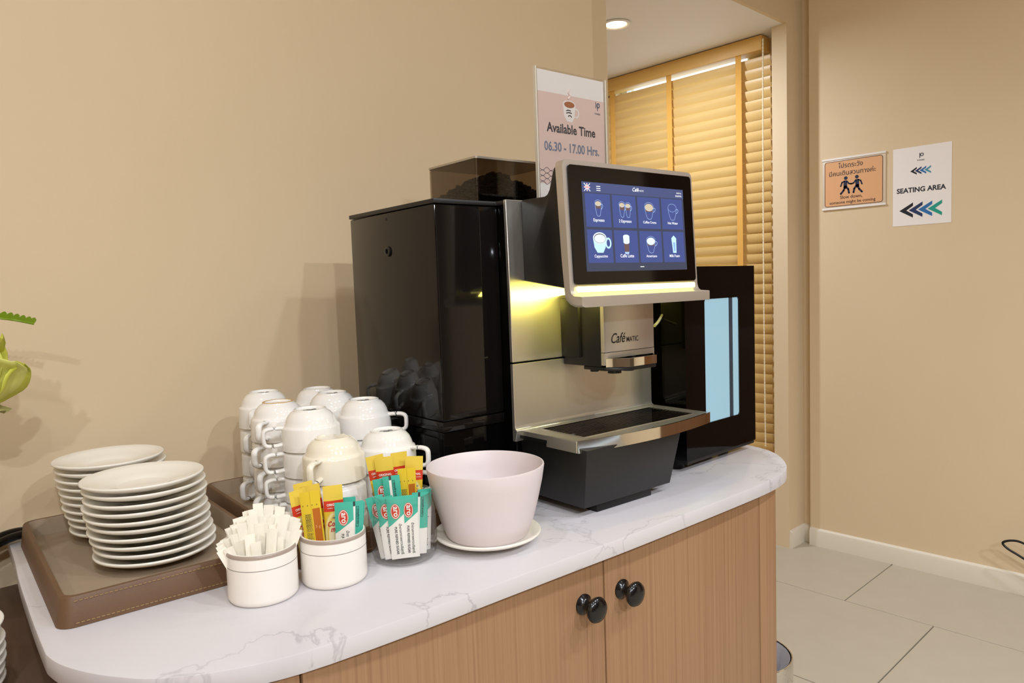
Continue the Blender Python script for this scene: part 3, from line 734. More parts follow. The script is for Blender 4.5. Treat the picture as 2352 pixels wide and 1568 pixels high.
for k in range(6):
    z = .041+k*.0048
    m1.tube([(S0+.007+i*.002, -.0008, z+.0028*math.sin(i*.62+(k % 2)*PI)) for i in range(80)], .00045, 4)
build('printed_waves', m1, mat('wave_ink', '#4A3F55', .6), sh)

# ------------------------------------------------------------------ milk fridge
FX0, FX1, FY, FZ = 1.1435, 1.3975, .762, ZC
fo = (1.27, .94, ZC)
mf = thing('milk_fridge', 'small black milk fridge with pale blue lit glass door at the worktop end', 'fridge', fo)
def FB(): return MB(fo)
build('cabinet_shell', FB().box(1.1600, 1.3960, .812, 1.16, FZ+.012, FZ+.383), M_black, mf, bevel=.004)
dr = build('door', FB().ring(rrect(FX0, FX1, FZ+.0195, FZ+.3830, .002, 7), rrect(1.2100, 1.3360, FZ+.0825, FZ+.3205, .006, 7), FY, FY+.046, 'y'), M_black, mf, smooth=35)
build('backlit_panel', FB().box(1.2080, 1.3380, FY+.0025, FY+.0055, FZ+.0805, FZ+.3225), mat('backlight_blue', '#4A6068', .6, emit='#AFDAEA', estr=.66), dr, label='pale blue lit interior')
build('dark_strip', FB().box(1.3005, 1.3125, FY+.0012, FY+.0024, FZ+.0825, FZ+.3205), mat('strip_blue_grey', '#2B4254', .4), dr)  # dark blue-grey upright strip between lit panel and glass
build('door_glass', FB().box(1.2103, 1.3357, FY+.0003, FY+.0010, FZ+.0827, FZ+.3203), M_acrylic, dr)
build('kick_plate', FB().box(1.1490, 1.3960, FY+.003, FY+.046, FZ+.0125, FZ+.0185), M_dark, mf)
build('side_post', FB().lathe([(0, .001), (.012, .001), (.014, .004), (.014, .38), (.012, .383), (0, .383)], 20, (1.1590, .795, FZ)), M_black, mf, smooth=40)
for x in (1.19, 1.3375, 1.365):
    build('foot', FB().lathe([(0, 0), (.010, 0), (.009, .0125), (0, .0125)], 16, (x, .802 if x < 1.35 else .86, FZ)), M_blackm, mf, smooth=40)
build('foot', FB().box(1.262, 1.292, .80, .83, FZ, FZ+.0125), M_blackm, mf)
build('foot', FB().lathe([(0, 0), (.010, 0), (.009, .0125), (0, .0125)], 16, (1.27, 1.13, FZ)), M_blackm, mf, smooth=40)

# ------------------------------------------------------------------ trays
def tray(name, label, cx, cy, w_, d_, rz):
    t = thing(name, label, 'tray', (cx, cy, ZC), rz, 'leather serving trays')
    H = .0335
    secs = [(0, .004, .016), (.0005, 0, .018), (H-.002, .004, .018), (H, .0055, .017), (H, .0105, .014), (H-.003, .012, .013), (.010, .017, .010)]
    rings = [[(x, y, z) for x, y in rrect(-w_/2+e, w_/2-e, -d_/2+e, d_/2-e, r, 5)] for z, e, r in secs]
    n = len(rings[0])
    a = MB(); a.loft(rings[:5], cap=False); a.add([p for p in rings[0]], [list(range(n))[::-1]]); build('leather_wall', a, M_leather, t, smooth=50, label='brown leather outer wall')
    a = MB(); a.loft(rings[4:], cap=False); a.add([p for p in rings[-1]], [list(range(n))]); build('lining', a, M_suede, t, smooth=50, label='taupe suede lining')
    st = MB()
    for z, e in ((H-.0045, .0032), (.005, .0004)):
        x = -w_/2+.018
        while x < w_/2-.018: st.box(x, x+.0034, -d_/2+e-.0007, -d_/2+e+.0004, z-.0004, z+.0004); x += .0050
    s = build('stitching', st, mat('thread', '#9A7E55', .7), t); s['kind'] = 'stuff'
    return t
TA = -.068
def trc(cx, cy, w_, d_): # centre from the front-left corner
    return cx+w_/2*math.cos(TA)-d_/2*math.sin(TA), cy+w_/2*math.sin(TA)+d_/2*math.cos(TA)
c1 = trc(.1525, .9065, .255, .385)
tray('serving_tray', 'brown stitched leather tray under the two saucer stacks', c1[0], c1[1], .255, .385, TA)
TA = -.072
c2 = trc(.4170, .8635, .258, .430)
tray('serving_tray', 'brown leather tray under the stacked white cups beside the machine', c2[0], c2[1], .258, .430, TA)

# ------------------------------------------------------------------ saucers
sprof = [(0, .0015), (.026, .0015), (.0265, 0), (.031, 0), (.032, .002), (.050, .0052), (.066, .0100), (.0735, .0136), (.0754, .0154), (.0757, .0168), (.0749, .0179), (.0735, .0181), (.064, .0143), (.048, .0092), (.0335, .0066), (.0315, .0052), (.029, .0052), (.027, .0045), (0, .0045)]
ORD = ['topmost', 'second from the top', 'third from the top', 'fourth from the top', 'fifth from the top', 'sixth from the top', 'seventh from the top', 'eighth from the top', 'ninth from the top', 'second from the bottom', 'bottom']
sau = None; rnd = random.Random(11)
def saucers(cx, cy, n, desc, z0=.0101, sp=.0107, group=None, jit=.0022, base=ZC, lean=(0, 0)):
    global sau
    for i in range(n):
        k = n-1-i; word = 'bottom' if k == n-1 else ORD[k]
        if k == n-2 and n > 3: word = 'second from the bottom'
        lab = f'white saucer, {word} {desc}'
        f = i/(n-1); x, y = cx+lean[0]*f+rnd.uniform(-jit, jit), cy+lean[1]*f+rnd.uniform(-jit, jit); z = base+z0+sp*i
        if sau is None:
            sau = build('saucer', MB().lathe(sprof, 56), M_plate, smooth=50); tag(sau, lab, 'saucer', group); o = sau
        else:
            o = sau.copy(); C.objects.link(o); o['label'] = lab; o['group'] = group
        o.location = (x, y, z)
saucers(.2965, 1.040, 10, 'of the front stack on the leather tray', group='saucers in the front stack', lean=(-.0085, .008))
saucers(.3040, 1.198, 10, 'of the rear stack on the leather tray', group='saucers in the rear stack', lean=(-.015, .021))
saucers(.0410, 1.010, 7, 'of the stack on the side table', z0=.0003, group='saucers on the side table', base=.74)

# ------------------------------------------------------------------ cups, upside down
R_ = .0438
def cup_profile(foot=.0600):
    return [(R_-.0028, .0005), (R_-.0012, 0), (R_, .0008), (R_-.0010, .0325), (R_-.0020, .0350), (R_-.0042, .0362), (.0385, .0375), (.0370, .0435), (.0338, .0500), (.0290, .0552), (.0248, .0574), (.0242, foot-.0005), (.0234, foot), (.0218, foot), (.0211, foot-.0006), (.0208, .0575), (0, .0572)]
cin = [(0, .0535), (.025, .0520), (.033, .047), (.0375, .038), (.0402, .026), (R_-.0028, .0005)]
hpts = [(.038, 0, .0335), (.052, 0, .0345), (.0625, 0, .0340), (.0685, 0, .0305), (.0695, 0, .022), (.0685, 0, .0125), (.0635, 0, .0085), (.053, 0, .0080), (.0418, 0, .0095)]
def make_cup(label, group, m, chip=False):
    t = thing('coffee_cup', label, 'cup', (0, 0, 0), 0, group)
    prof = cup_profile()
    if chip:
        def rf(r, z, a):
            if z > .0572 and 1.9 < (a % (2*PI)) < 4.2: return (r+.002*math.sin(9*a), .0575+.0006*math.sin(11*a))
            return (r, z)
        body = MB().lathe(prof, 64, rfun=rf)
    else: body = MB().lathe(prof, 48)
    body.lathe(cin, 48)
    build('cup_body', body, m, t, smooth=42)
    build('handle', MB().tube(catmull(hpts, 4),   .0033, 10, flat=1.6, up=(1, 0, .01)), m, t, smooth=70)
    return t
MK = mat('stamp_ink', '#4A4A48', .5)
cup0 = None
def stamp(parent, ang):
    m = MB(); ca, sa = math.cos(ang), math.sin(ang)
    for p in ([(-.010, -.002), (-.003, .001), (.002, -.001), (.009, .002)], [(-.004, -.006), (.001, -.004), (.005, -.006)], [(.002, .003), (.005, .006), (.008, .004)]):
        m.tube([(x*ca-y*sa, x*sa+y*ca, .0573) for x, y in p], .0006, 5)
    o = build('maker_mark', m, MK, parent, label='dark printed maker mark'); return o
W4 = ['topmost', 'second from the top', 'third from the top', 'bottom']; W3 = ['topmost', 'middle', 'bottom']
stacks = [ # x, y, n, spacing, handle angle, description
 (.5385, 1.2180, 4, .0405, 222, 'of the stack nearest the saucers and the wall', (6, -4, 3, -14), True),
 (.5140, 1.1120, 4, .0390, 215, 'of the stack with the amber-rimmed foot on top', (4, -4, 2, -6), False),
 (.5170, 1.0100, 4, .0385, 162, 'of the stack whose handles point at the saucers', (0, 3, -2, 2), True),
 (.6375, 1.2135, 4, .0385, 40, 'of the hindmost stack by the wall and machine', (0, 10, -8, 4), False),
 (.6170, 1.1220, 4, .0395, 330, 'of the inner stack before the hindmost one', (0, 14, -9, 7), True),
 (.6230, 1.0310, 4, .0380, 312, 'of the stack closest to the black machine side', (0, 6, -5, 3), True),
 (.6010, .9330, 3, .0395, 296, 'of the stack behind the glass jar', (0, 7, -6), True)]
for x, y, n, s, ang, desc, tw, mk in stacks:
    words = W4 if n == 4 else W3
    for i in range(n):
        k = n-1-i; lab = f'white stacking cup, {words[k]} {desc}'; grp = 'upturned stacked cups'
        a = math.radians(ang+tw[k])
        if cup0 is None: cup0 = o = make_cup(lab, grp, M_porc); o.location = (x, y, ZC+.0102+s*i); o.rotation_euler = (0, 0, a)
        else: o = dup(cup0, (x, y, ZC+.0102+s*i), a, lab, grp)
        if k == 0: o['_top'] = 1
        if k == 0 and mk: o['_mk'] = 1
for o in [o for o in C.objects if o.get('_mk')]:
    stamp(o, -o.rotation_euler.z-.7)
for o in [o for o in C.objects if o.get('_top') and 'amber' in o['label']]:
    build('foot_ring', MB().lathe([(.0211, .0596), (.0217, .0602), (.0236, .0602), (.0243, .0594)], 40), mat('amber_glaze', '#C7A05E', .3), o, smooth=40, label='amber stained foot ring')
for o in C.objects:
    for key in ('_mk', '_top'):
        if key in o: del o[key]
chip = make_cup('cream stained cup with a chipped foot, topmost of the stack behind the sachet canister', 'upturned stacked cups', M_porc_old, True)
GX, GY = .5020, .9180
chip.location = (GX, GY, ZC+.0102+.0435*2); chip.rotation_euler = (0, 0, math.radians(214))
for i in range(2):
    dup(cup0, (GX, GY, ZC+.0102+.0435*i), math.radians(205-i*8), f'white stacking cup, {W3[2-i]} of the stack under the chipped cream cup', 'upturned stacked cups')

# ------------------------------------------------------------------ canisters, jar, bowl
def canister(label, x, y):
    t = thing('canister', label, 'canister', (x, y, ZC), 0, 'white banded canisters')
    r = .0405
    build('canister_body', MB().lathe([(0, .001), (r-.006, .001), (r-.005, 0), (r-.002, .001), (r-.0002, .004), (r, .007), (r, .0600), (r-.001, .0618), (r-.003, .0618), (r-.0038, .0600), (r-.0038, .005), (0, .0045)], 56), M_porc_can, t, smooth=45)
    build('rim_band', MB().lathe([(r, .0570), (r+.0003, .0572), (r+.0003, .0598), (r-.0006, .0615), (r-.0012, .0618)], 56), mat('taupe_glaze', '#A5968A', .2), t, smooth=45, label='taupe glazed band at the rim')
    build('thin_band', MB().lathe([(r, .0432), (r+.0002, .0434), (r+.0002, .0440), (r, .0442)], 56), mat('grey_glaze', '#9A948E', .2), t, smooth=45, label='thin grey line')
    return t
M_porc_can = mat('canister_glaze', '#EBE5DC', .13)
CA1 = (.3535, .8330); CA2 = (.4375, .8130); JR = (.5395, .8075); BW = (.6530, .7665)
canister('white canister full of paper-wrapped stir sticks beside the leather tray', *CA1)
canister('white canister holding creamer and sugar sachets next to the glass jar', *CA2)
t = thing('glass_jar', 'clear glass jar packed with sugar and creamer sachets beside the bowl', 'jar', (*JR, ZC))
build('jar_shell', MB().lathe([(0, .0040), (.030, .0040), (.0375, .007), (.0405, .014), (.0420, .030), (.0415, .055), (.0400, .068), (.0370, .077), (.0365, .083), (.0385, .0895),
    (.0395, .0900), (.0400, .0890), (.0395, .0835), (.0395, .0780), (.0425, .069), (.0440, .055), (.0445, .030), (.0435, .012), (.0405, .0035), (.036, .0005), (.030, 0), (0, .001)], 64), M_jar, t, smooth=60)
t = thing('saucer', 'white saucer under the large pinkish white bowl', 'saucer', (BW[0], BW[1], ZC+.0002))
build('saucer_plate', MB().lathe(sprof, 64), M_plate, t, smooth=50)
t = thing('bowl', 'large plain pinkish white plastic bowl standing on a saucer', 'bowl', (BW[0], BW[1], ZC+.0062))
build('bowl_shell', MB().lathe([(0, .0005), (.046, .0005), (.052, .002), (.0575, .008), (.0660, .030), (.0735, .058), (.0795, .084), (.0828, .1035), (.0824, .1055), (.0808, .1060), (.0796, .1045), (.0765, .084), (.0705, .058), (.063, .030), (.054, .010), (.048, .006), (0, .005)], 72), M_plastic, t, smooth=50)

# ------------------------------------------------------------------ stir sticks and sachets
def away(c): # unit vectors: to the viewer's right, away from the viewer
    L = math.hypot(*c); d = (c[0]/L, c[1]/L); return (d[1], -d[0]), d
def pose(c, xr0, xb0, z0, xr1, xb1, z1, twist=0):
    """matrix whose local z runs from the lower to the upper point and whose local -y faces the viewer"""
    er, eb = away(c)
    P = lambda a, b, z: Vector((c[0]+er[0]*a+eb[0]*b, c[1]+er[1]*a+eb[1]*b, ZC+z))
    p0, p1 = P(xr0, xb0, z0), P(xr1, xb1, z1); zz = (p1-p0).normalized()
    xx = Vector((er[0], er[1], 0)); xx = (xx-zz*xx.dot(zz)).normalized(); yy = zz.cross(xx)
    M = Matrix((xx, yy, zz)).transposed().to_4x4(); M.translation = p0
    return M @ Matrix.Rotation(math.radians(twist), 4, 'Z')
rnd = random.Random(5)
def strip(w_, L, th, bendy=0, n=6, pillow=True, crimp=0):
    m = MB(); rings = []
    for i in range(n+1):
        s = i/n; z = L*s; e = th*(min(1, 4*s*(1-s))**.5 if pillow else 1)+.00025; y = bendy*math.sin(PI*s)
        if crimp and (i == 0 or i == n): e = .0003
        rings.append([(-w_/2, y, z), (-w_/4, y-e, z), (w_/4, y-e, z), (w_/2, y, z), (w_/4, y+e, z), (-w_/4, y+e, z)])
    return m.loft(rings)
stick_meshes = []
for k in range(4):
    o = build('stick_sleeve', strip((.0112, .0118, .0108, .0114)[k], (.104, .108, .101, .106)[k], .0004, .0012*(k-1.5), 5), M_stick); stick_meshes.append(o.data); bpy.data.objects.remove(o)
ROWS = [(17, .021, .106), (16, .010, .107), (15, -.001, .106), (12, -.013, .103)]
ns = 0
for r_, (cnt, b, tip) in enumerate(ROWS):
    for i in range(cnt):
        f = -1+2*i/(cnt-1); half = math.sqrt(max(.0345**2-b*b, 1e-6))*.86
        a = f*half*.55-.002; a1 = f*(.040 if f < 0 else .046)-.004
        b1 = b*1.25+.006+rnd.uniform(-.002, .002); zt = tip-.006-(.034*f*f if f < 0 else .014*f*f)+rnd.uniform(-.010, .003)
        o = bpy.data.objects.new('stir_stick', stick_meshes[ns % 4]); C.objects.link(o); ns += 1
        p0 = (a, b*.75+rnd.uniform(-.0015, .0015), .006); p1 = (a1+rnd.uniform(-.002, .002), b1, zt)
        L = math.dist(p0, p1); o.matrix_world = pose(CA1, *p0, *p1, rnd.uniform(-11, 11)) @ Matrix.Diagonal((1, 1, L/.105, 1))
        tag(o, 'paper-wrapped stir stick fanned out of the white canister beside the leather tray', 'stir stick', 'paper-wrapped stir sticks')
for a, b, a1, zt, tw in ((-.011, -.024, -.012, .085, 8), (.004, -.027, .013, .086, -20), (.015, -.023, .020, .079, -10), (-.003, -.026, -.006, .074, 15)):
    o = bpy.data.objects.new('stir_stick', stick_meshes[ns % 4]); C.objects.link(o); ns += 1
    p0 = (a, b, .006); p1 = (a1, b-.003, zt); L = math.dist(p0, p1)
    o.matrix_world = pose(CA1, *p0, *p1, tw) @ Matrix.Diagonal((1, 1, L/.105, 1))
    tag(o, 'short paper-wrapped stir stick at the front rim of the white canister', 'stir stick', 'short stir sticks at the canister front')

def sugar_mat():
    m = mat('sugar_print', '#EDE8DF', .45); t = NT(m); co = t.n('ShaderNodeTexCoord'); s = t.n('ShaderNodeSeparateXYZ'); t.l(co.outputs['Generated'], s.inputs[0])
    x, z = s.outputs[0], s.outputs[2]
    teal = t.math('GREATER_THAN', z, t.math('MULTIPLY_ADD', x, .20, .52))
    c = t.mix(teal, '#EDE8DF', '#45B39B')
    dx = t.math('POWER', t.math('DIVIDE', t.math('SUBTRACT', x, .46), .27), 2.0); dz = t.math('POWER', t.math('DIVIDE', t.math('SUBTRACT', z, .765), .122), 2.0)
    d = t.math('ADD', dx, dz)
    c = t.mix(t.math('LESS_THAN', d, 1.0), c, '#C9402E'); c2 = t.math('MULTIPLY', t.math('LESS_THAN', d, .86), t.math('GREATER_THAN', d, .70))
    c = t.mix(c2, c, '#F3E9DF'); t.base(c); return m
def sugar_back_mat():
    m = mat('sugar_back_print', '#45B39B', .45); t = NT(m); co = t.n('ShaderNodeTexCoord'); s = t.n('ShaderNodeSeparateXYZ'); t.l(co.outputs['Generated'], s.inputs[0])
    x, z = s.outputs[0], s.outputs[2]
    seam = t.math('MULTIPLY', t.math('GREATER_THAN', x, .36), t.math('LESS_THAN', x, .50))
    c = t.mix(t.math('GREATER_THAN', z, .42), '#EDE8DF', '#45B39B'); c = t.mix(seam, c, '#F1ECE4')
    c = t.mix(t.math('MULTIPLY', seam, t.math('GREATER_THAN', z, .93)), c, '#3A4040'); t.base(c); return m
def creamer_mat():
    m = mat('creamer_print', '#E6C83A', .3); t = NT(m); co = t.n('ShaderNodeTexCoord'); s = t.n('ShaderNodeSeparateXYZ'); t.l(co.outputs['Generated'], s.inputs[0])
    x, z = s.outputs[0], s.outputs[2]
    dd = t.math('ADD', t.math('POWER', t.math('MULTIPLY', t.math('SUBTRACT', x, .5), .55), 2.0), t.math('POWER', t.math('SUBTRACT', z, .42), 2.0))
    r = t.math('SQRT', dd)
    c = t.ramp(r, [(0, '#F3EBCB'), (.17, '#F1E5B4'), (.20, '#DDBB3A'), (.25, '#F0E2A4'), (.29, '#DDB932'), (.5, '#D8B42E')])
    c = t.mix(t.math('GREATER_THAN', z, .70), c, '#CC3A22'); c = t.mix(t.math('GREATER_THAN', z, .825), c, '#E2C54C'); t.base(c); return m
def creamer_back_mat():
    m = mat('creamer_back_print', '#D7B52A', .3); t = NT(m); co = t.n('ShaderNodeTexCoord'); s = t.n('ShaderNodeSeparateXYZ'); t.l(co.outputs['Generated'], s.inputs[0])
    x, z = s.outputs[0], s.outputs[2]
    inb = t.math('MULTIPLY', t.math('MULTIPLY', t.math('GREATER_THAN', x, .56), t.math('LESS_THAN', x, .93)), t.math('MULTIPLY', t.math('GREATER_THAN', z, .38), t.math('LESS_THAN', z, .80)))
    c = t.mix(inb, '#DDBE30', '#B5651F'); c = t.mix(t.math('MULTIPLY', t.math('GREATER_THAN', x, .495), t.math('LESS_THAN', x, .515)), c, '#B7961E'); t.base(c); return m
MS, MSB, MC, MCB = sugar_mat(), sugar_back_mat(), creamer_mat(), creamer_back_mat()
M_txt_white = mat('print_white', '#F6EFE6', .5); M_txt_red = mat('print_red', '#C22A36', .5); M_txt_blue = mat('print_blue', '#2B4C9C', .5)
def sachet_proto(kind):
    o = None; kids = []
    if kind == 'sugar':
        body = strip(.0225, .082, .0016, 0, 8, crimp=1); o = build('sachet_body', body, MS, smooth=60)
        m = MB(); put_text(m, 'aro', -.0031, .0627, width=.0135, d=-.00205, rot=-PI/2, bold=.02)
        # rotated lettering reads downwards: centre it on the oval
        kids.append(('lettering', m, M_txt_white, (0, 0, .0)))
        m = MB(); put_text(m, 'PURE REFINED SUGAR', -.0038, .0245, width=.036, d=-.0021, rot=-PI/2, bold=.015, squash=1.25); put_text(m, 'น้ำตาลทรายขาวบริสุทธิ์', .0020, .0260, width=.040, d=-.0021, rot=-PI/2, fnt='std', bold=.01)
        kids.append(('fine_print', m, M_ink, None))
    elif kind == 'sugar_back':
        o = build('sachet_body', strip(.0225, .082, .0016, 0, 8, crimp=1), MSB, smooth=60)
        m = MB(); m.ring([(.0008, .050), (.0042, .050), (.0042, .076), (.0008, .076)], [(.0011, .0503), (.0039, .0503), (.0039, .0757), (.0011, .0757)], -.0022, -.0019, 'y'); put_text(m, 'ตราเอโร่ 6 กรัม', .0022, .063, width=.020, d=-.0021, rot=-PI/2, fnt='std', bold=.01)
        kids.append(('fine_print', m, M_ink, None))
    elif kind == 'creamer':
        o = build('sachet_body', strip(.0240, .108, .0019, 0, 8, crimp=1), MC, smooth=60)
        m = MB(); put_text(m, 'ORIGINAL', .0004, .0828, width=.0175, d=-.0023, bold=.02, squash=1.1); put_text(m, 'คอฟฟี่เมต หอมกลมกล่อม', .001, .0795, width=.0170, d=-.0023, fnt='std'); kids.append(('lettering', m, M_txt_white, None))
        m = MB(); put_text(m, 'Coffee', .0008, .0575, width=.0185, d=-.0024, bold=.03, shear=.25, squash=1.25); put_text(m, 'mate', .0018, .0505, width=.0145, d=-.0024, bold=.03, shear=.25, squash=1.25); kids.append(('lettering', m, M_txt_red, None))
        m = MB(); put_text(m, 'NESTL\u00c9', .002, .0668, width=.0085, d=-.0024, bold=.02); kids.append(('lettering', m, M_txt_blue, None))
        m = MB(); m.ring(ell(-.0045, .034, .0040, .0040, 20), ell(-.0045, .034, .0031, .0031, 20), -.0024, -.0021, 'y'); m.flat(ell(-.0045, .034, .0014, .0022, 16), -.0023); kids.append(('leaf_seal', m, mat('print_green', '#5E9A4A', .5), None))
    else:
        o = build('sachet_body', strip(.0240, .108, .0019, 0, 8, crimp=1), MCB, smooth=60)
        m = MB(); 
        for k in range(3): put_text(m, 'INGREDIENTS GLUCOSE SYRUP', -.0078+k*.0023, .055, width=.050, d=-.0023, rot=-PI/2, bold=0)
        for k in range(4): m.box(-.0095+k*.0055, -.0087+k*.0055, -.0021, -.0018, .0905, .0915)
        kids.append(('fine_print', m, M_ink, None))
        m = MB(); put_text(m, '3 g', .006, .062, width=.006, d=-.0023, bold=.01); kids.append(('lettering', m, mat('print_peach', '#E0A268', .5), None))
    root = bpy.data.objects.new(kind, None); C.objects.link(root)
    o.parent = root
    for nm, m, mt, loc in kids: build(nm, m, mt, root)
    return root
PROTO = {k: sachet_proto(k) for k in ('sugar', 'sugar_back', 'creamer', 'creamer_back')}
def sachet(kind, c, p, twist, label, group):
    nm = 'sugar_sachet' if 'sugar' in kind else 'creamer_sachet'
    r = bpy.data.objects.new(nm, None); C.objects.link(r); r.matrix_world = pose(c, *p, twist); r.empty_display_size = .02
    tag(r, label, 'sachet', group)
    for ch in PROTO[kind].children:
        k = ch.copy(); C.objects.link(k); k.parent = r
    return r
g2 = 'sachets in the white canister'; gj = 'sachets in the glass jar'
# canister: (xr0, xb0, z0, xr1, xb1, z1)
sachet('creamer', CA2, (-.021, .022, .012, -.036, .030, .134), 12, 'yellow creamer sachet, hindmost in the white canister', g2)
sachet('creamer', CA2, (-.012, .016, .010, -.027, .020, .130), -5, 'yellow creamer sachet leaning behind the back-turned one in the white canister', g2)
sachet('creamer', CA2, (-.027, .004, .008, -.040, .010, .112), 35, 'yellow and red creamer sachet at the stir stick side of the white canister', g2)
sachet('creamer_back', CA2, (-.019, -.008, .008, -.0255, -.006, .1145), -3, 'yellow creamer sachet showing its back with an orange panel in the white canister', g2)
sachet('creamer', CA2, (.004, -.002, .010, .0025, .004, .119), 2, 'upright creamer sachet with red band facing front in the white canister', g2)
sachet('sugar', CA2, (.018, .018, .014, .020, .022, .112), 4, 'teal sugar sachet standing furthest back in the white canister', g2)
sachet('sugar_back', CA2, (.022, .008, .010, .032, .012, .099), 10, 'teal sugar sachet turned around behind the front one in the white canister', g2)
sachet('sugar', CA2, (.014, -.012, .018, .0150, -.014, .0985), -6, 'teal sugar sachet with red oval at the front of the white canister', g2)
sachet('sugar_back', CA2, (.024, -.004, .016, .0290, -.008, .0975), 20, 'teal sugar sachet at the jar side of the white canister', g2)
# jar
sachet('creamer', JR, (-.018, .016, .030, -.035, .020, .137), 8, 'creamer sachet at the canister side of the glass jar', gj)
sachet('creamer', JR, (-.014, .010, .028, -.023, .012, .136), -6, 'creamer sachet with a torn notched top in the glass jar', gj)
sachet('creamer', JR, (.000, .020, .030, -.002, .024, .140), 22, 'creamer sachet sticking out highest from the glass jar', gj)
sachet('creamer', JR, (.012, .012, .026, .019, .012, .138), 2, 'creamer sachet at the bowl side of the glass jar', gj)
sachet('creamer_back', JR, (.008, .002, .012, .0075, .004, .119), 4, 'creamer sachet showing its yellow back in the middle of the glass jar', gj)
sachet('sugar', JR, (-.018, .002, .028, -.027, .000, .110), 2, 'teal sugar sachet half hidden at the canister side rim of the glass jar', gj)
sachet('sugar_back', JR, (-.008, -.004, .032, -.0135, -.006, .1135), 0, 'teal sugar sachet standing above the glass jar rim with white seam', gj)
sachet('sugar', JR, (-.020, -.019, .009, -.034, -.010, .075), 2, 'teal sugar sachet leaning furthest towards the canister inside the glass jar', gj)
sachet('sugar', JR, (-.0140, -.0255, .009, -.0230, -.0210, .0845), 2, 'second teal sugar sachet from the canister side inside the glass jar', gj)
sachet('sugar', JR, (-.0055, -.0295, .009, -.0095, -.0260, .0870), 0, 'teal sugar sachet pressed upright against the front of the glass jar', gj)
sachet('sugar', JR, (.0085, -.0285, .009, .0080, -.0245, .0870), 4, 'teal sugar sachet right of centre pressed against the front glass', gj)
sachet('sugar_back', JR, (.018, -.018, .009, .024, -.014, .090), 14, 'teal sugar sachet turned around near the bowl side of the glass jar', gj)
sachet('sugar', JR, (.025, -.006, .009, .031, .002, .094), 30, 'teal sugar sachet furthest to the bowl side inside the glass jar', gj)
sachet('sugar', JR, (-.016, .014, .009, -.020, .022, .088), -8, 'teal sugar sachet behind the others deep in the glass jar', gj)
for k, r in PROTO.items():
    for ch in list(r.children): bpy.data.objects.remove(ch)
    bpy.data.objects.remove(r)

# ------------------------------------------------------------------ tongs and flowers at the left edge
t = thing('serving_tongs', 'black serving tongs lying across the worktop corner at the left edge', 'tongs', (.10, 1.31, ZC))
for dy, dz in ((.014, 0), (-.016, .001)):
    build('arm', MB((.10, 1.31, ZC)).tube(catmull([(.196, 1.312+dy*.8, ZC+.0085+dz), (.165, 1.310+dy, ZC+.0090+dz), (.09, 1.306+dy*1.3, ZC-.012), (-.02, 1.30+dy*1.1, ZC-.045), (-.10, 1.295, ZC-.072)], 6), .0062, 8, flat=1.7, up=(0, 0, 1)), M_black, t, smooth=60)
fo = (.02, 1.205, .74)
fa = thing('flower_arrangement', 'chartreuse flower and fern frond in a vase on the side table at the left edge', 'flowers', fo)
def FLB(): return MB(fo)
build('vase', FLB().lathe([(0, .001), (.036, .001), (.050, .03), (.056, .07), (.047, .115), (.032, .145), (.034, .16), (.031, .158), (.029, .145), (.044, .112), (.052, .07), (.046, .03), (0, .008)], 36, (.02, 1.205, .74)), mat('vase_glaze', '#CFC8BC', .25), fa, smooth=50)
M_petal = noisy('petal', '#E6E58A', '#DADB6C', 30, .5); M_petal2 = noisy('petal_green', '#D2D158', '#C2C445', 25, .55); M_petal3 = noisy('petal_pale', '#BDB981', '#AFA860', 25, .55)
M_fern = noisy('fern_leaf', '#7F9A1E', '#6B8716', 40, .5)
build('stem', FLB().tube(catmull([(.02, 1.205, .76), (.04, 1.207, .90), (.085, 1.208, 1.0), (.125, 1.205, 1.065)], 6), .004, 8), M_fern, fa, smooth=60)
BC = Vector((.108, 1.195, 1.096))
rp = random.Random(21)
def petal(az, el, L, w_, curl, m, nm='petal', c=BC):
    """a broad ruffled petal growing outward from the bloom's heart"""
    d = Vector((math.cos(az)*math.cos(el), math.sin(az)*math.cos(el), math.sin(el))); side_ = d.cross(Vector((0, 0, 1))).normalized(); nrm = side_.cross(d).normalized()
    mb = FLB(); N1, N2 = 9, 8; vs = []
    ph = rp.uniform(0, 6)
    for i in range(N1+1):
        s = i/N1; wdt = w_*(math.sin(PI*min(.5+.0, s*.62+.06))**.8)*(1 if s < .85 else (1-(s-.85)*2.2))
        for j in range(N2+1):
            q = -1+2*j/N2
            p = c+d*(L*s*(1-.10*q*q))+side_*(wdt*q)+nrm*(curl*s*s*L-.35*wdt*q*q+.0045*s*math.sin(q*7+ph)+.003*s*math.sin(s*9+ph))
            vs.append(tuple(p))
    fs = [(i*(N2+1)+j, i*(N2+1)+j+1, (i+1)*(N2+1)+j+1, (i+1)*(N2+1)+j) for i in range(N1) for j in range(N2)]
    mb.add(vs, fs)
    o = build(nm, mb, m, fa, smooth=80)
    md = o.modifiers.new('thickness', 'SOLIDIFY'); md.thickness = .0009
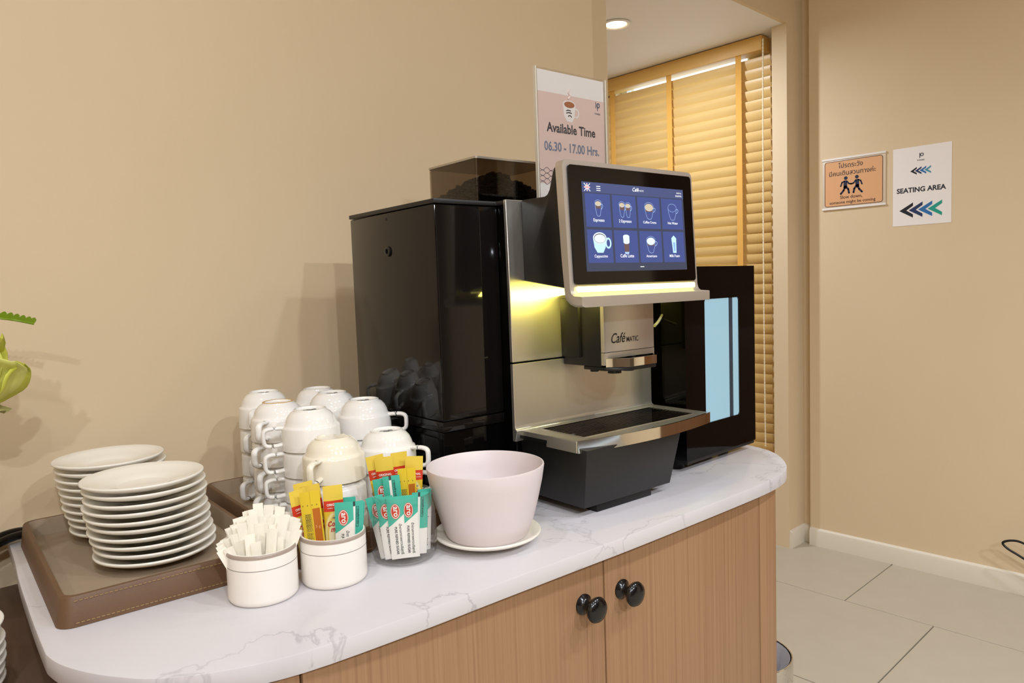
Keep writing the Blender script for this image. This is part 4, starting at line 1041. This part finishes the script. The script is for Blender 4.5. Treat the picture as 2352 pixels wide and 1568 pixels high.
for az, el, L, w_, cu, m in ((-1.3, .55, .058, .040, .25, M_petal), (-1.9, -.2, .066, .042, .45, M_petal), (-.4, .25, .068, .036, .35, M_petal2), (-.5, -.45, .062, .034, .40, M_petal), (-1.15, -.95, .070, .040, .30, M_petal), (.4, .1, .066, .036, .3, M_petal2),
        (1.3, .7, .055, .035, .3, M_petal), (2.4, .5, .060, .040, .3, M_petal), (-2.8, .1, .064, .042, .3, M_petal), (-.9, .95, .045, .028, .5, M_petal), (1.0, 1.1, .060, .026, .2, M_petal2), (2.6, 1.05, .066, .030, .25, M_petal2), (-.3, -1.05, .082, .030, .25, M_petal3), (-2.0, -1.2, .080, .036, .25, M_petal3), (.2, -.8, .064, .030, .3, M_petal3)):
    petal(az, el, L, w_, cu, m)
for dx, az, el, L, w_, cu, m in ((-.012, -1.9, 1.15, .088, .046, -.22, M_petal), (.022, -1.2, 1.05, .080, .040, -.15, M_petal), (.036, -.6, .85, .066, .032, .10, M_petal2), (.012, -1.6, 1.35, .098, .036, -.10, M_petal)):
    petal(az, el, L, w_, cu, m, c=BC+Vector((dx, -.030, -.048)))
spine = catmull([(.02, 1.205, .89), (.045, 1.22, 1.08), (.09, 1.22, 1.155), (.135, 1.212, 1.1625), (.175, 1.205, 1.158), (.2055, 1.20, 1.1495)], 10)
fr_ = build('fern_frond', FLB().tube(spine, [.0016]*len(spine), 6), M_fern, fa, smooth=60)
lf = None
for i in range(22, len(spine)-1, 2):
    p = Vector(spine[i]); tdir = (Vector(spine[i+1])-Vector(spine[i-1])).normalized(); s = 1-(i-22)/(len(spine)-22)*.35
    for sg in (1, -1):
        out = (Vector((0, -.35*sg, .9 if sg > 0 else .55))+tdir*.5).normalized(); a2 = tdir; L = .0145*s
        pts2 = []
        for k in range(11):
            th = PI*k/10; pts2.append(tuple(p+out*(L*math.sin(th)*.98)+a2*(.0056*s*math.cos(th))))
        mb = FLB().add(pts2, [list(range(11))]); o = build('leaflet', mb, M_fern, fr_)
        md = o.modifiers.new('thickness', 'SOLIDIFY'); md.thickness = .0006
